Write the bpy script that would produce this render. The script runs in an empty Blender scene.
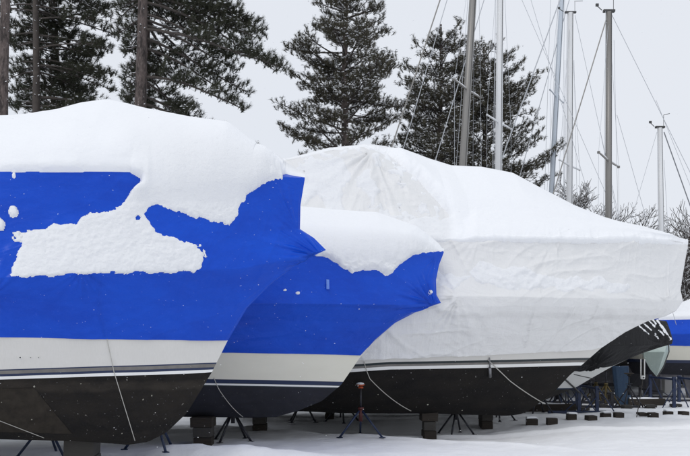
import bpy, math, random
import numpy as np
from mathutils import Vector

# ------------------------------------------------------------------ scene, camera, light
sc = bpy.context.scene
col = sc.collection
F = 800.0            # focal length in photo pixels (photo is 690 px wide)
HY = 345.0           # row of the horizon
CH = 1.6             # eye height
cam_d = bpy.data.cameras.new('camera')
cam = bpy.data.objects.new('camera', cam_d); col.objects.link(cam)
cam.location = (0, 0, CH); cam.rotation_euler = (math.radians(90), 0, 0)
cam_d.sensor_width = 36.0; cam_d.lens = 36.0 * F / 690.0
cam_d.shift_y = (HY - 228.0) / 690.0
cam_d.clip_end = 2000
sc.camera = cam

SUN_EL, SUN_AZ = 48.0, 215.0        # degrees; azimuth clockwise from +Y
w = bpy.data.worlds.new('World'); sc.world = w; w.use_nodes = True
nt = w.node_tree; nt.nodes.clear()
sky = nt.nodes.new('ShaderNodeTexSky'); sky.sky_type = 'NISHITA'; sky.sun_disc = False
sky.sun_elevation = math.radians(SUN_EL); sky.sun_rotation = math.radians(SUN_AZ)
sky.air_density = 1.0; sky.dust_density = 3.0
mix = nt.nodes.new('ShaderNodeMix'); mix.data_type = 'RGBA'
mix.inputs[0].default_value = 0.93
bg = nt.nodes.new('ShaderNodeBackground'); bg.inputs[1].default_value = 0.1
out = nt.nodes.new('ShaderNodeOutputWorld')
nt.links.new(sky.outputs[0], mix.inputs[6])
tc = nt.nodes.new('ShaderNodeTexCoord')
cn = nt.nodes.new('ShaderNodeTexNoise'); cn.inputs['Scale'].default_value = 1.1; cn.inputs['Detail'].default_value = 3
cr = nt.nodes.new('ShaderNodeValToRGB')
cr.color_ramp.elements[0].position = 0.3; cr.color_ramp.elements[0].color = (0.775, 0.82, 0.90, 1)
cr.color_ramp.elements[1].position = 0.7; cr.color_ramp.elements[1].color = (0.83, 0.86, 0.92, 1)
vm = nt.nodes.new('ShaderNodeVectorMath'); vm.operation = 'SCALE'; vm.inputs[3].default_value = 10.0   # overcast deck
nt.links.new(tc.outputs['Generated'], cn.inputs['Vector'])
nt.links.new(cn.outputs['Fac'], cr.inputs['Fac'])
nt.links.new(cr.outputs['Color'], vm.inputs[0])
nt.links.new(vm.outputs[0], mix.inputs[7])
nt.links.new(mix.outputs[2], bg.inputs[0]); nt.links.new(bg.outputs[0], out.inputs[0])

sun_d = bpy.data.lights.new('sun', 'SUN'); sun_d.energy = 0.7; sun_d.angle = math.radians(25); sun_d.color = (1, 0.97, 0.93)
sun = bpy.data.objects.new('sun', sun_d); col.objects.link(sun)
az, el = math.radians(SUN_AZ), math.radians(SUN_EL)
sv = Vector((math.sin(az) * math.cos(el), math.cos(az) * math.cos(el), math.sin(el)))
sun.rotation_euler = sv.to_track_quat('Z', 'Y').to_euler(); sun.location = sv * 50
sc.render.engine = 'CYCLES'
sc.view_settings.view_transform = 'Standard'; sc.view_settings.look = 'None'
sc.view_settings.exposure = 0.0; sc.view_settings.gamma = 1.0
sc.cycles.max_bounces = 5; sc.cycles.diffuse_bounces = 3

R = random.Random(11)
NR = np.random.RandomState(5)

# ------------------------------------------------------------------ helpers
def hash3(ix, iy, iz, seed):
    h = (ix * 374761393 + iy * 668265263 + iz * 2147483647 + seed * 1274126177) & 0xffffffff
    h = ((h ^ (h >> 13)) * 1274126177) & 0xffffffff
    h = ((h ^ (h >> 15)) * 2246822519) & 0xffffffff
    return ((h ^ (h >> 16)) & 0xffff) / 65535.0

def vnoise(x, y, z=0.0, seed=0):
    x, y, z = np.broadcast_arrays(np.asarray(x, float), np.asarray(y, float), np.asarray(z, float))
    ix, iy, iz = np.floor(x).astype(np.int64), np.floor(y).astype(np.int64), np.floor(z).astype(np.int64)
    fx, fy, fz = x - ix, y - iy, z - iz
    fx, fy, fz = fx*fx*(3-2*fx), fy*fy*(3-2*fy), fz*fz*(3-2*fz)
    r = 0
    for dx in (0, 1):
        wx = fx if dx else 1 - fx
        for dy in (0, 1):
            wy = fy if dy else 1 - fy
            for dz in (0, 1):
                wz = fz if dz else 1 - fz
                r = r + wx*wy*wz*hash3(ix+dx, iy+dy, iz+dz, seed)
    return r * 2 - 1

def fbm(x, y, z=0.0, seed=0, octv=4):
    r, a = 0, 1.0
    for i in range(octv):
        r = r + a * vnoise(np.asarray(x)*2**i, np.asarray(y)*2**i, np.asarray(z)*2**i, seed + i*7)
        a *= 0.5
    return r

def mesh_obj(name, V, Fq, mats, parent=None, smooth=True, midx=None, tris=False):
    """V (n,3) array, Fq (m,k) index array with k = 3 or 4"""
    V = np.asarray(V, dtype=np.float32).reshape(-1, 3)
    me = bpy.data.meshes.new(name)
    if isinstance(Fq, np.ndarray):
        m, k = Fq.shape
        me.vertices.add(len(V)); me.vertices.foreach_set('co', V.ravel())
        me.loops.add(m*k); me.loops.foreach_set('vertex_index', Fq.astype(np.int32).ravel())
        me.polygons.add(m)
        me.polygons.foreach_set('loop_start', np.arange(0, m*k, k, dtype=np.int32))
        me.polygons.foreach_set('loop_total', np.full(m, k, dtype=np.int32))
    else:
        me.from_pydata([tuple(v) for v in V.tolist()], [], Fq)
    if not isinstance(mats, (list, tuple)): mats = [mats]
    for mm in mats: me.materials.append(mm)
    if midx is not None: me.polygons.foreach_set('material_index', np.asarray(midx, dtype=np.int32))
    me.polygons.foreach_set('use_smooth', np.full(len(me.polygons), smooth))
    me.update(calc_edges=True); me.validate()
    o = bpy.data.objects.new(name, me); col.objects.link(o)
    if parent is not None: o.parent = parent
    return o

def tag(o, label=None, cat=None, group=None, kind=None):
    if label: o['label'] = label
    if cat: o['category'] = cat
    if group: o['group'] = group
    if kind: o['kind'] = kind
    return o

def empty(name, loc, rz=0.0):
    o = bpy.data.objects.new(name, None); col.objects.link(o)
    o.location = loc; o.rotation_euler = (0, 0, rz); o.empty_display_size = 0.3
    return o

class MB:
    """collects simple shapes into one mesh"""
    def __init__(s): s.v = []; s.f = []; s.m = []
    def add(s, vs, fs, mi=0):
        b = len(s.v); s.v += [tuple(v) for v in vs]
        s.f += [tuple(b+i for i in f) for f in fs]; s.m += [mi]*len(fs)
    def tube(s, pts, rad, n=8, mi=0, cap=True):
        pts = [Vector(p) for p in pts]
        if not isinstance(rad, (list, tuple)): rad = [rad]*len(pts)
        vs, fs = [], []
        prev = None
        for i, p in enumerate(pts):
            t = (pts[min(i+1, len(pts)-1)] - pts[max(i-1, 0)]).normalized()
            if prev is None:
                a = Vector((0, 0, 1)) if abs(t.z) < 0.9 else Vector((1, 0, 0))
                u = t.cross(a).normalized()
            else:
                u = (prev - t*prev.dot(t)).normalized()
            prev = u; v = t.cross(u)
            for k in range(n):
                an = 2*math.pi*k/n
                vs.append(p + (u*math.cos(an) + v*math.sin(an))*rad[i])
        for i in range(len(pts)-1):
            for k in range(n):
                k2 = (k+1) % n
                fs.append((i*n+k, i*n+k2, (i+1)*n+k2, (i+1)*n+k))
        if cap:
            fs.append(tuple(range(n-1, -1, -1))); L = (len(pts)-1)*n
            fs.append(tuple(L+k for k in range(n)))
        s.add(vs, fs, mi)
    def box(s, c, sz, rz=0.0, jit=0.0, mi=0, bev=0.0):
        cx, cy, cz = c; hx, hy, hz = sz[0]/2, sz[1]/2, sz[2]/2
        cs, sn = math.cos(rz), math.sin(rz)
        vs, fs = [], []
        b = bev or min(hx, hy, hz)*0.08
        # chamfered box: 24 verts
        import itertools
        idx = {}
        for sx, sy, sz_ in itertools.product((-1, 1), repeat=3):
            for ax in range(3):
                p = [sx*(hx-b), sy*(hy-b), sz_*(hz-b)]
                p[ax] = (sx*hx, sy*hy, sz_*hz)[ax]
                p = [q + R.uniform(-jit, jit) for q in p]
                idx[(sx, sy, sz_, ax)] = len(vs)
                vs.append((cx + p[0]*cs - p[1]*sn, cy + p[0]*sn + p[1]*cs, cz + p[2]))
        for ax in range(3):
            o1, o2 = [a for a in range(3) if a != ax]
            for sg in (-1, 1):
                q = []
                for a, b2 in ((-1, -1), (1, -1), (1, 1), (-1, 1)):
                    k = [0, 0, 0]; k[ax] = sg; k[o1] = a; k[o2] = b2
                    q.append(idx[(k[0], k[1], k[2], ax)])
                if (sg > 0) != (ax != 1): q = q[::-1]
                fs.append(tuple(q))
        for sgn in itertools.product((-1, 1), repeat=3):
            q = [idx[sgn + (a,)] for a in range(3)]
            if sgn[0]*sgn[1]*sgn[2] < 0: q = q[::-1]
            fs.append(tuple(q))
        for ax in range(3):
            o1, o2 = [a for a in range(3) if a != ax]
            for a in (-1, 1):
                for b2 in (-1, 1):
                    k0 = [0]*3; k0[o1] = a; k0[o2] = b2; k1 = list(k0); k0[ax] = -1; k1[ax] = 1
                    k0 = tuple(k0); k1 = tuple(k1)
                    fs.append((idx[k0+(o1,)], idx[k1+(o1,)], idx[k1+(o2,)], idx[k0+(o2,)]))
        s.add(vs, fs, mi)
    def build(s, name, mats, parent=None, smooth=False):
        return mesh_obj(name, np.array(s.v), s.f, mats, parent, smooth, s.m)

def px(x, y, Y):
    """photo pixel at distance Y -> world point"""
    return Vector(((x-345)/F*Y, Y, CH - (y-HY)/F*Y))

# ------------------------------------------------------------------ materials
def mat(name, base, rough=0.6, metal=0.0, spec=0.5, noise=None, bump=None, coords='Object', sheen=0, specks=None, streak=None, dirt=None, band=None):
    """noise=(scale, amount, color2)  bump=(scale, strength, distance, stretch)"""
    m = bpy.data.materials.new(name); m.use_nodes = True
    t = m.node_tree; b = t.nodes['Principled BSDF']
    b.inputs['Base Color'].default_value = (*base, 1); b.inputs['Roughness'].default_value = rough
    b.inputs['Metallic'].default_value = metal; b.inputs['Specular IOR Level'].default_value = spec
    c = t.nodes.new('ShaderNodeTexCoord'); src = c.outputs[coords]
    cur = None
    def mixc(fac, a, bcol):
        mx = t.nodes.new('ShaderNodeMix'); mx.data_type = 'RGBA'
        t.links.new(fac, mx.inputs[0])
        if isinstance(a, tuple): mx.inputs[6].default_value = (*a, 1)
        else: t.links.new(a, mx.inputs[6])
        mx.inputs[7].default_value = (*bcol, 1)
        return mx.outputs[2]
    def ntex(scale, stretch=(1, 1, 1), detail=5, rgh=0.6, dist=0.0):
        mp = t.nodes.new('ShaderNodeMapping'); mp.inputs['Scale'].default_value = stretch
        n = t.nodes.new('ShaderNodeTexNoise'); n.inputs['Scale'].default_value = scale
        n.inputs['Detail'].default_value = detail; n.inputs['Roughness'].default_value = rgh
        n.inputs['Distortion'].default_value = dist
        t.links.new(src, mp.inputs[0]); t.links.new(mp.outputs[0], n.inputs['Vector'])
        return n.outputs['Fac']
    def ramp(f, p0, p1, v0=0.0, v1=1.0):
        r = t.nodes.new('ShaderNodeMapRange'); r.inputs[1].default_value = p0; r.inputs[2].default_value = p1
        r.inputs[3].default_value = v0; r.inputs[4].default_value = v1
        t.links.new(f, r.inputs[0]); return r.outputs[0]
    cur = base
    for ns in (noise or []):
        sc_, amt, c2 = ns[:3]; st = ns[3] if len(ns) > 3 else (1, 1, 1)
        lo, hi = ns[4] if len(ns) > 4 else (0.35, 0.7)
        f = ramp(ntex(sc_, st), lo, hi, 0, amt)
        cur = mixc(f, cur, c2)
    if band:
        z0_, z1_, bc = band
        sx = t.nodes.new('ShaderNodeSeparateXYZ'); t.links.new(src, sx.inputs[0])
        ad = t.nodes.new('ShaderNodeMath'); ad.operation = 'MULTIPLY_ADD'; ad.inputs[1].default_value = 0.16; t.links.new(ntex(3, (1, 1, 1)), ad.inputs[0]); t.links.new(sx.outputs[2], ad.inputs[2])
        f1 = ramp(ad.outputs[0], z0_+.08, z0_+0.12); f2 = ramp(ad.outputs[0], z1_+.08, z1_+0.12, 1, 0)
        mu = t.nodes.new('ShaderNodeMath'); mu.operation = 'MULTIPLY'; t.links.new(f1, mu.inputs[0]); t.links.new(f2, mu.inputs[1])
        mv = t.nodes.new('ShaderNodeMath'); mv.operation = 'MULTIPLY'; t.links.new(mu.outputs[0], mv.inputs[0]); t.links.new(ramp(ntex(5, (1, 1, 2)), .3, .65, .15, .8), mv.inputs[1])
        cur = mixc(mv.outputs[0], cur, bc)
    if specks:
        for sc_, thr, c2 in specks:
            v = t.nodes.new('ShaderNodeTexVoronoi'); v.inputs['Scale'].default_value = sc_
            nn = t.nodes.new('ShaderNodeTexNoise'); nn.inputs['Scale'].default_value = sc_*2.2; nn.inputs['Detail'].default_value = 2
            t.links.new(src, nn.inputs['Vector'])
            vm_ = t.nodes.new('ShaderNodeMix'); vm_.data_type = 'RGBA'; vm_.inputs[0].default_value = 0.05
            t.links.new(src, vm_.inputs[6]); t.links.new(nn.outputs['Color'], vm_.inputs[7])
            t.links.new(vm_.outputs[2], v.inputs['Vector'])
            # random radius per cell so that most cells show nothing
            sp = t.nodes.new('ShaderNodeSeparateColor'); t.links.new(v.outputs['Color'], sp.inputs[0])
            th = ramp(sp.outputs[0], 0.55, 1.0, 0.0, thr)
            ls = t.nodes.new('ShaderNodeMath'); ls.operation = 'LESS_THAN'
            t.links.new(v.outputs['Distance'], ls.inputs[0]); t.links.new(th, ls.inputs[1])
            cur = mixc(ls.outputs[0], cur, c2)
    if not isinstance(cur, tuple): t.links.new(cur, b.inputs['Base Color'])
    if bump:
        prev = None
        for bp in bump:
            sc_, stg, dst = bp[:3]; st = bp[3] if len(bp) > 3 else (1, 1, 1)
            dd = bp[4] if len(bp) > 4 else 0.0
            bn = t.nodes.new('ShaderNodeBump'); bn.inputs['Strength'].default_value = stg; bn.inputs['Distance'].default_value = dst
            t.links.new(ntex(sc_, st, dist=dd), bn.inputs['Height'])
            if prev: t.links.new(prev, bn.inputs['Normal'])
            prev = bn.outputs[0]
        t.links.new(prev, b.inputs['Normal'])
    return m

M = {}
M['snow'] = mat('snow', (0.90, 0.915, 0.935), 0.75, spec=0.2, bump=[(4, 0.25, 0.05), (35, 0.25, 0.012), (160, 0.3, 0.003)])
M['snow_rough0'] = mat('snow_rough', (0.87, 0.885, 0.90), 0.75, spec=0.2,
                      noise=[(9, 0.25, (0.78, 0.80, 0.83))],
                      bump=[(9, 0.5, 0.05, (1, 1, 1.6)), (28, 0.6, 0.02, (1, 1, 1.8)), (90, 0.5, 0.006)])
def snow_blend():
    m = bpy.data.materials.new('snow_blanket'); m.use_nodes = True
    t = m.node_tree; b = t.nodes['Principled BSDF']
    b.inputs['Roughness'].default_value = 0.75; b.inputs['Specular IOR Level'].default_value = 0.2
    c = t.nodes.new('ShaderNodeTexCoord'); at = t.nodes.new('ShaderNodeAttribute'); at.attribute_name = 'crumbly'
    mx = t.nodes.new('ShaderNodeMix'); mx.data_type = 'RGBA'; t.links.new(at.outputs['Fac'], mx.inputs[0])
    mx.inputs[6].default_value = (0.90, 0.912, 0.93, 1); mx.inputs[7].default_value = (0.85, 0.86, 0.875, 1)
    t.links.new(mx.outputs[2], b.inputs['Base Color'])
    prev = None
    for sc_, s0, s1, dst, st in ((1.4, .35, .3, .12, (1, 1, 1.4)), (4, .3, .2, .05, (1, 1, 1)), (10, 0.02, .32, .04, (1, 1, 1.4)), (34, .08, .45, .014, (1, 1, 1.3)), (110, .2, .6, .006, (1, 1, 1))):
        mp = t.nodes.new('ShaderNodeMapping'); mp.inputs['Scale'].default_value = st
        n = t.nodes.new('ShaderNodeTexNoise'); n.inputs['Scale'].default_value = sc_; n.inputs['Detail'].default_value = 5; n.inputs['Roughness'].default_value = .6
        t.links.new(c.outputs['Object'], mp.inputs[0]); t.links.new(mp.outputs[0], n.inputs['Vector'])
        bn = t.nodes.new('ShaderNodeBump'); bn.inputs['Distance'].default_value = dst
        r = t.nodes.new('ShaderNodeMapRange'); r.inputs[3].default_value = s0; r.inputs[4].default_value = s1
        t.links.new(at.outputs['Fac'], r.inputs[0]); t.links.new(r.outputs[0], bn.inputs['Strength'])
        t.links.new(n.outputs['Fac'], bn.inputs['Height'])
        if prev: t.links.new(prev, bn.inputs['Normal'])
        prev = bn.outputs[0]
    t.links.new(prev, b.inputs['Normal'])
    return m
M['snow_blanket'] = snow_blend()
M['snow_ground'] = mat('snow_ground', (0.875, 0.88, 0.89), 0.8, spec=0.15, bump=[(1.2, 0.4, 0.10), (7, 0.35, 0.03), (30, 0.4, 0.01), (110, 0.4, 0.003)])
M['blue_wrap'] = mat('blue_wrap', (0.0015, 0.073, 0.58), 0.36, spec=0.24,
                     noise=[(0.9, 0.8, (0.001, 0.046, 0.44), (1, 1, 1.8)), (5, 0.35, (0.008, 0.085, 0.64), (1, 1, 2.0), (.5, .75)), (60, 0.10, (0.05, 0.12, 0.6))],
                     bump=[(2.2, 0.35, 0.05, (1, 1, 2.2), 0.6), (14, 0.12, 0.008)],
                     specks=[(13, 0.075, (0.35, 0.45, 0.8)), (34, 0.09, (0.16, 0.24, 0.7))])
M['vent_blue'] = mat('vent_blue', (0.12, 0.25, 0.7), 0.4)
M['white_wrap'] = mat('white_wrap', (0.80, 0.80, 0.795), 0.34, spec=0.4,
                      noise=[(3, 0.25, (0.74, 0.745, 0.745)), (1.2, 0.3, (0.82, 0.82, 0.82))],
                      bump=[(1.2, 0.4, 0.08, (1.0, 1, 2.2), 1.5), (3.0, 0.35, 0.03, (4.0, 1, 0.4), 0.5), (5, 0.28, 0.018, (2.2, 1, 0.8), 1.2)])
M['black_canvas'] = mat('black_canvas', (0.009, 0.009, 0.010), 0.6, spec=0.25, noise=[(6, 0.4, (0.018, 0.018, 0.02))],
                        bump=[(5, 0.5, 0.04, (2, 1, 0.6), 0.8)])
M['gelcoat'] = mat('gelcoat', (0.72, 0.705, 0.67), 0.28, spec=0.5, noise=[(2, 0.35, (0.64, 0.625, 0.585), (1, 1, 3)), (25, 0.12, (0.45, 0.44, 0.4), (3, 1, .5))])
M['gelcoat_cream'] = mat('gelcoat_cream', (0.78, 0.755, 0.645), 0.28, spec=0.5, noise=[(2, 0.35, (0.69, 0.665, 0.56), (1, 1, 3))])
M['white_gel'] = mat('white_gel', (0.80, 0.80, 0.77), 0.28, noise=[(3, 0.3, (0.68, 0.68, 0.63))])
M['stripe_navy'] = mat('stripe_navy', (0.01, 0.022, 0.07), 0.35)
M['stripe_black'] = mat('stripe_black', (0.008, 0.018, 0.022), 0.35)
M['stripe_brown'] = mat('stripe_brown', (0.20, 0.19, 0.175), 0.5, noise=[(8, 0.5, (0.10, 0.09, 0.085))])
M['stripe_white'] = mat('stripe_white', (0.86, 0.86, 0.84), 0.3)
M['bottom_black'] = mat('bottom_black', (0.0085, 0.008, 0.0085), 0.8, spec=0.16,
                        noise=[(1.5, 0.8, (0.022, 0.019, 0.016), (1, 1, 2.5)), (40, 0.4, (0.024, 0.023, 0.022))],
                        bump=[(60, 0.4, 0.004)],
                        specks=[(4.5, 0.07, (0.55, 0.54, 0.46)), (10, 0.10, (0.3, 0.3, 0.28)), (26, 0.14, (0.13, 0.13, 0.13))])
M['bottom_scummed'] = mat('bottom_scummed', (0.0085, 0.008, 0.0085), 0.8, spec=0.16, band=(1.02, 1.14, (0.042, 0.036, 0.030)),
                        noise=[(1.1, 0.9, (0.026, 0.022, 0.018), (1, 1, 2.5)), (7, 0.5, (0.030, 0.026, 0.022), (1, 1, 1), (.55, .75)), (40, 0.4, (0.024, 0.023, 0.022))],
                        bump=[(60, 0.4, 0.004)],
                        specks=[(2.6, 0.11, (0.6, 0.59, 0.48)), (8, 0.13, (0.34, 0.33, 0.28)), (15, 0.12, (0.2, 0.19, 0.17)), (30, 0.16, (0.13, 0.13, 0.13))])
M['bottom_navy'] = mat('bottom_navy', (0.025, 0.0255, 0.032), 0.8, spec=0.16,
                       noise=[(3, 0.6, (0.034, 0.036, 0.048), (1, 1, 2)), (9, .4, (0.05, 0.05, 0.055), (1, 1, 1), (.55, .8))], specks=[(9, 0.07, (0.4, 0.42, 0.45)), (26, 0.13, (0.15, 0.16, 0.19))], bump=[(60, 0.4, 0.004)])
M['bottom_grey'] = mat('bottom_grey', (0.03, 0.03, 0.035), 0.8, noise=[(4, 0.6, (0.05, 0.05, 0.055))], specks=[(12, 0.1, (0.3, 0.3, 0.3))])
M['keel_blue'] = mat('keel_blue', (0.014, 0.042, 0.095), 0.7, noise=[(5, 0.7, (0.03, 0.065, 0.11), (3, 3, .6)), (20, 0.4, (0.01, 0.02, 0.04))])
M['keel_grey'] = mat('keel_grey', (0.20, 0.195, 0.21), 0.8, noise=[(5, 0.5, (0.05, 0.05, 0.055))], specks=[(16, 0.1, (0.3, 0.3, 0.3))])
M['pale_green'] = mat('pale_green', (0.42, 0.50, 0.46), 0.5, noise=[(4, 0.5, (0.33, 0.41, 0.38), (4, 4, .5))])
M['dark_paint'] = mat('dark_paint', (0.012, 0.0115, 0.011), 0.7, noise=[(4, 0.7, (0.05, 0.045, 0.04), (1, 1, 2)), (22, 0.3, (0.08, 0.07, 0.06))])
M['blue_steel'] = mat('blue_steel', (0.007, 0.022, 0.075), 0.5, noise=[(12, 0.5, (0.03, 0.035, 0.05))])
M['dark_steel'] = mat('dark_steel', (0.015, 0.017, 0.028), 0.5, noise=[(12, 0.5, (0.03, 0.025, 0.02))])
M['yellow_steel'] = mat('yellow_steel', (0.10, 0.075, 0.02), 0.5, noise=[(12, 0.6, (0.12, 0.08, 0.02))])
M['red_paint'] = mat('red_paint', (0.075, 0.014, 0.012), 0.5)
M['orange_pad'] = mat('orange_pad', (0.38, 0.06, 0.015), 0.6)
M['steel'] = mat('steel', (0.25, 0.25, 0.26), 0.4, 0.6)
M['wood'] = mat('wood', (0.028, 0.022, 0.017), 0.85, noise=[(3, 0.8, (0.016, 0.013, 0.011), (1, 1, 8)), (10, 0.5, (0.055, 0.042, 0.03), (.6, .6, 10))], bump=[(8, 0.6, 0.01, (1, 1, 8))])
M['wood_grey'] = mat('wood_grey', (0.055, 0.052, 0.047), 0.85, noise=[(3, 0.8, (0.05, 0.045, 0.04), (1, 1, 8))], bump=[(8, 0.6, 0.01, (1, 1, 8))])
M['rope'] = mat('rope', (0.55, 0.54, 0.50), 0.8, noise=[(80, 0.6, (0.3, 0.29, 0.27))])
M['mast_grey'] = mat('mast_grey', (0.27, 0.26, 0.245), 0.4, 0.3, noise=[(2, 0.4, (0.2, 0.19, 0.18), (2, 2, .3))])
M['mast_white'] = mat('mast_white', (0.74, 0.75, 0.76), 0.35, noise=[(2, 0.4, (0.6, 0.61, 0.63), (2, 2, .3))])
M['mast_pale'] = mat('mast_pale', (0.52, 0.57, 0.63), 0.35, noise=[(2, 0.4, (0.44, 0.5, 0.57), (2, 2, .3))])
M['wire'] = mat('wire', (0.22, 0.23, 0.25), 0.4, 0.3)
M['wire_light'] = mat('wire_light', (0.46, 0.48, 0.51), 0.4)
M['fitting'] = mat('fitting', (0.05, 0.05, 0.05), 0.5)
M['bark_red'] = mat('bark_red', (0.12, 0.094, 0.086), 0.9, noise=[(5, 1.0, (0.04, 0.032, 0.03), (2, 2, .45), (.45, .6)), (14, 0.7, (0.24, 0.20, 0.185), (2, 2, .6), (.5, .7))], bump=[(7, 1.0, 0.05, (3, 3, .5)), (24, 0.8, 0.02)])
M['bark_dark'] = mat('bark_dark', (0.05, 0.042, 0.038), 0.9, noise=[(5, 0.7, (0.09, 0.075, 0.065))], bump=[(9, 0.8, 0.03)])
M['needles'] = mat('needles', (0.046, 0.049, 0.031), 0.7, spec=0.2, noise=[(2.4, 0.9, (0.080, 0.083, 0.058)), (0.8, 0.5, (0.022, 0.028, 0.020))])
M['needles_brown'] = mat('needles_brown', (0.078, 0.072, 0.048), 0.7, spec=0.2, noise=[(2.4, 0.9, (0.125, 0.112, 0.084)), (0.8, 0.4, (0.045, 0.048, 0.035))])
M['twig'] = mat('twig', (0.075, 0.062, 0.055), 0.9)
M['rust'] = mat('rust', (0.09, 0.05, 0.03), 0.8)

# ------------------------------------------------------------------ boats: lofted hulls, covers and snow
class Boat:
    def __init__(s, x0, y0, yaw, B, Lb, q=2.1, p=0.33):
        s.x0, s.y0, s.yaw = x0, y0, yaw
        s.c, s.sn = math.cos(yaw), math.sin(yaw)
        s.B, s.Lb, s.q, s.p = B, Lb, q, p
    def un(s, x, y, d=0.0):
        k = (x-345)/F
        ss = (k*(s.y0 - d*s.c) - s.x0 - d*s.sn)/(s.c - k*s.sn)
        Y = s.y0 + ss*s.sn - d*s.c
        return ss, CH - (y-HY)/F*Y
    def proj(s, a, d, z):
        X = s.x0 + a*s.c + d*s.sn; Y = s.y0 + a*s.sn - d*s.c
        return 345 + F*X/Y, HY - F*(z-CH)/Y
    def shape(s, t, Lb=None):
        t = np.clip(t/(Lb or s.Lb), 0, 1)
        return 1 - (1-t)**s.q
    def set_stem(s, pts):
        q = [s.un(*p) for p in pts]
        s.st_s = np.array([a for a, _ in q]); s.st_z = np.array([b for _, b in q])
    def sstem(s, z): return np.interp(z, s.st_z, s.st_s)
    def hull_d(s, a, z, zb=None):
        v = np.clip((z - s.zb)/(s.zg - s.zb), 0, 1.15)
        tap = 1 - 0.22*np.clip((-a - 2.0)/5.0, 0, 1)**2
        return s.B * s.shape(s.sstem(z) - a) * v**s.p * tap
    def curve(s, pts, d):
        """px polyline lying on the near side -> (s,z); d = 'hull', or function(s)->d"""
        res = []
        for x, y in pts:
            dd = 0.5*s.B
            for it in range(40):
                a, z = s.un(x, y, dd)
                nd = float(s.hull_d(a, z)) if d == 'hull' else float(d(a))
                dd = 0.5*dd + 0.5*nd
            res.append((a, z))
        res.sort()
        return np.array(res)

def ulist(n_fine, n_coarse, s_left, s_vis, s_end):
    """u in 0..1 with most columns in the part of the boat that shows"""
    u0 = (s_vis - s_left)/(s_end - s_left)
    a = np.linspace(0, u0, n_coarse, endpoint=False)
    t = np.linspace(0, 1, n_fine)
    t = 1 - (1-t)**1.25
    return np.concatenate([a, u0 + (1-u0)*t])

def grid_faces(nr, nc):
    i = np.arange(nr-1)[:, None]*nc + np.arange(nc-1)[None, :]
    return np.stack([i, i+1, i+nc+1, i+nc], -1).reshape(-1, 4)

def grid_normals(P):
    du = np.gradient(P, axis=1); dv = np.gradient(P, axis=0)
    n = np.cross(du, dv); l = np.linalg.norm(n, axis=2, keepdims=True)
    return n/np.maximum(l, 1e-9)

def poly_sd(X, Y, poly):
    """signed distance (px), positive inside"""
    P = np.array(poly, float); n = len(P)
    sh = X.shape; x = X.ravel(); y = Y.ravel()
    best = np.full(x.shape, 1e9); inside = np.zeros(x.shape, bool)
    for i in range(n):
        ax, ay = P[i]; bx, by = P[(i+1) % n]
        ex, ey = bx-ax, by-ay
        t = np.clip(((x-ax)*ex + (y-ay)*ey)/(ex*ex+ey*ey+1e-12), 0, 1)
        best = np.minimum(best, np.hypot(x-ax-t*ex, y-ay-t*ey))
        c = ((ay > y) != (by > y))
        with np.errstate(divide='ignore', invalid='ignore'):
            c &= x < (bx-ax)*(y-ay)/(by-ay+1e-12)+ax
        inside ^= c
    return np.where(inside, best, -best).reshape(sh)

def build_hull(bt, root, s_left, s_vis, levels, rows, mats, nf=150, ncx=14):
    """levels: list of px curves from keel to gunwale (all end on the stem); rows between them, mats per interval"""
    zs = []; ends = []
    curves = []
    for lv in levels:
        curves.append(lv)
    uu = ulist(nf, ncx, s_left, s_vis, curves[-1][-1][0])
    rowsP = []; mrow = []
    for k in range(len(curves)-1):
        A, Bc = curves[k], curves[k+1]
        n = rows[k]
        last = (k == len(curves)-2)
        for j in range(n + (1 if last else 0)):
            w_ = j/n
            if last: w_ *= 0.86
            if k == 0: w_ = w_**1.8
            ea, eb = A[-1], Bc[-1]
            ze = ea[1] + (eb[1]-ea[1])*w_
            se = float(bt.sstem(ze))
            if last: se -= 0.03*w_
            if k == len(curves)-3: se -= 0.0
            a = s_left + uu*(se - s_left)
            za = np.interp(s_left + uu*(ea[0]-s_left), A[:, 0], A[:, 1])
            zb_ = np.interp(s_left + uu*(eb[0]-s_left), Bc[:, 0], Bc[:, 1])
            z = za + (zb_-za)*w_
            z[-1] = ze
            d = bt.hull_d(a, z)
            if k == 0 and j == 0: d = d*0
            if last: d = d*(1-0.035*min(1, w_*3))
            d[-1] = 0.0
            rowsP.append(np.stack([a, -d, z], -1)); 
            if not (last and j == n): mrow.append(mats[k])
    P = np.array(rowsP)
    near = P; far = P.copy(); far[:, :, 1] *= -1
    nr, nc, _ = P.shape
    fn = grid_faces(nr, nc)
    mi = np.repeat(np.array(mrow), nc-1)
    V = np.concatenate([near.reshape(-1, 3), far.reshape(-1, 3)])
    ff = fn[:, ::-1] + nr*nc
    faces = np.concatenate([fn, ff]); mi = np.concatenate([mi, mi])
    # transom
    col0 = np.arange(nr)*nc
    tr = np.stack([col0[:-1], col0[1:], col0[1:]+nr*nc, col0[:-1]+nr*nc], -1)
    faces = np.concatenate([faces, tr]); mi = np.concatenate([mi, np.array(mrow)])
    # deck strip
    top = (nr-1)*nc + np.arange(nc)
    dk = np.stack([top[:-1], top[1:], top[1:]+nr*nc, top[:-1]+nr*nc], -1)
    faces = np.concatenate([faces, dk]); mi = np.concatenate([mi, np.full(nc-1, mrow[-1])])
    return V, faces, mi

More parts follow.
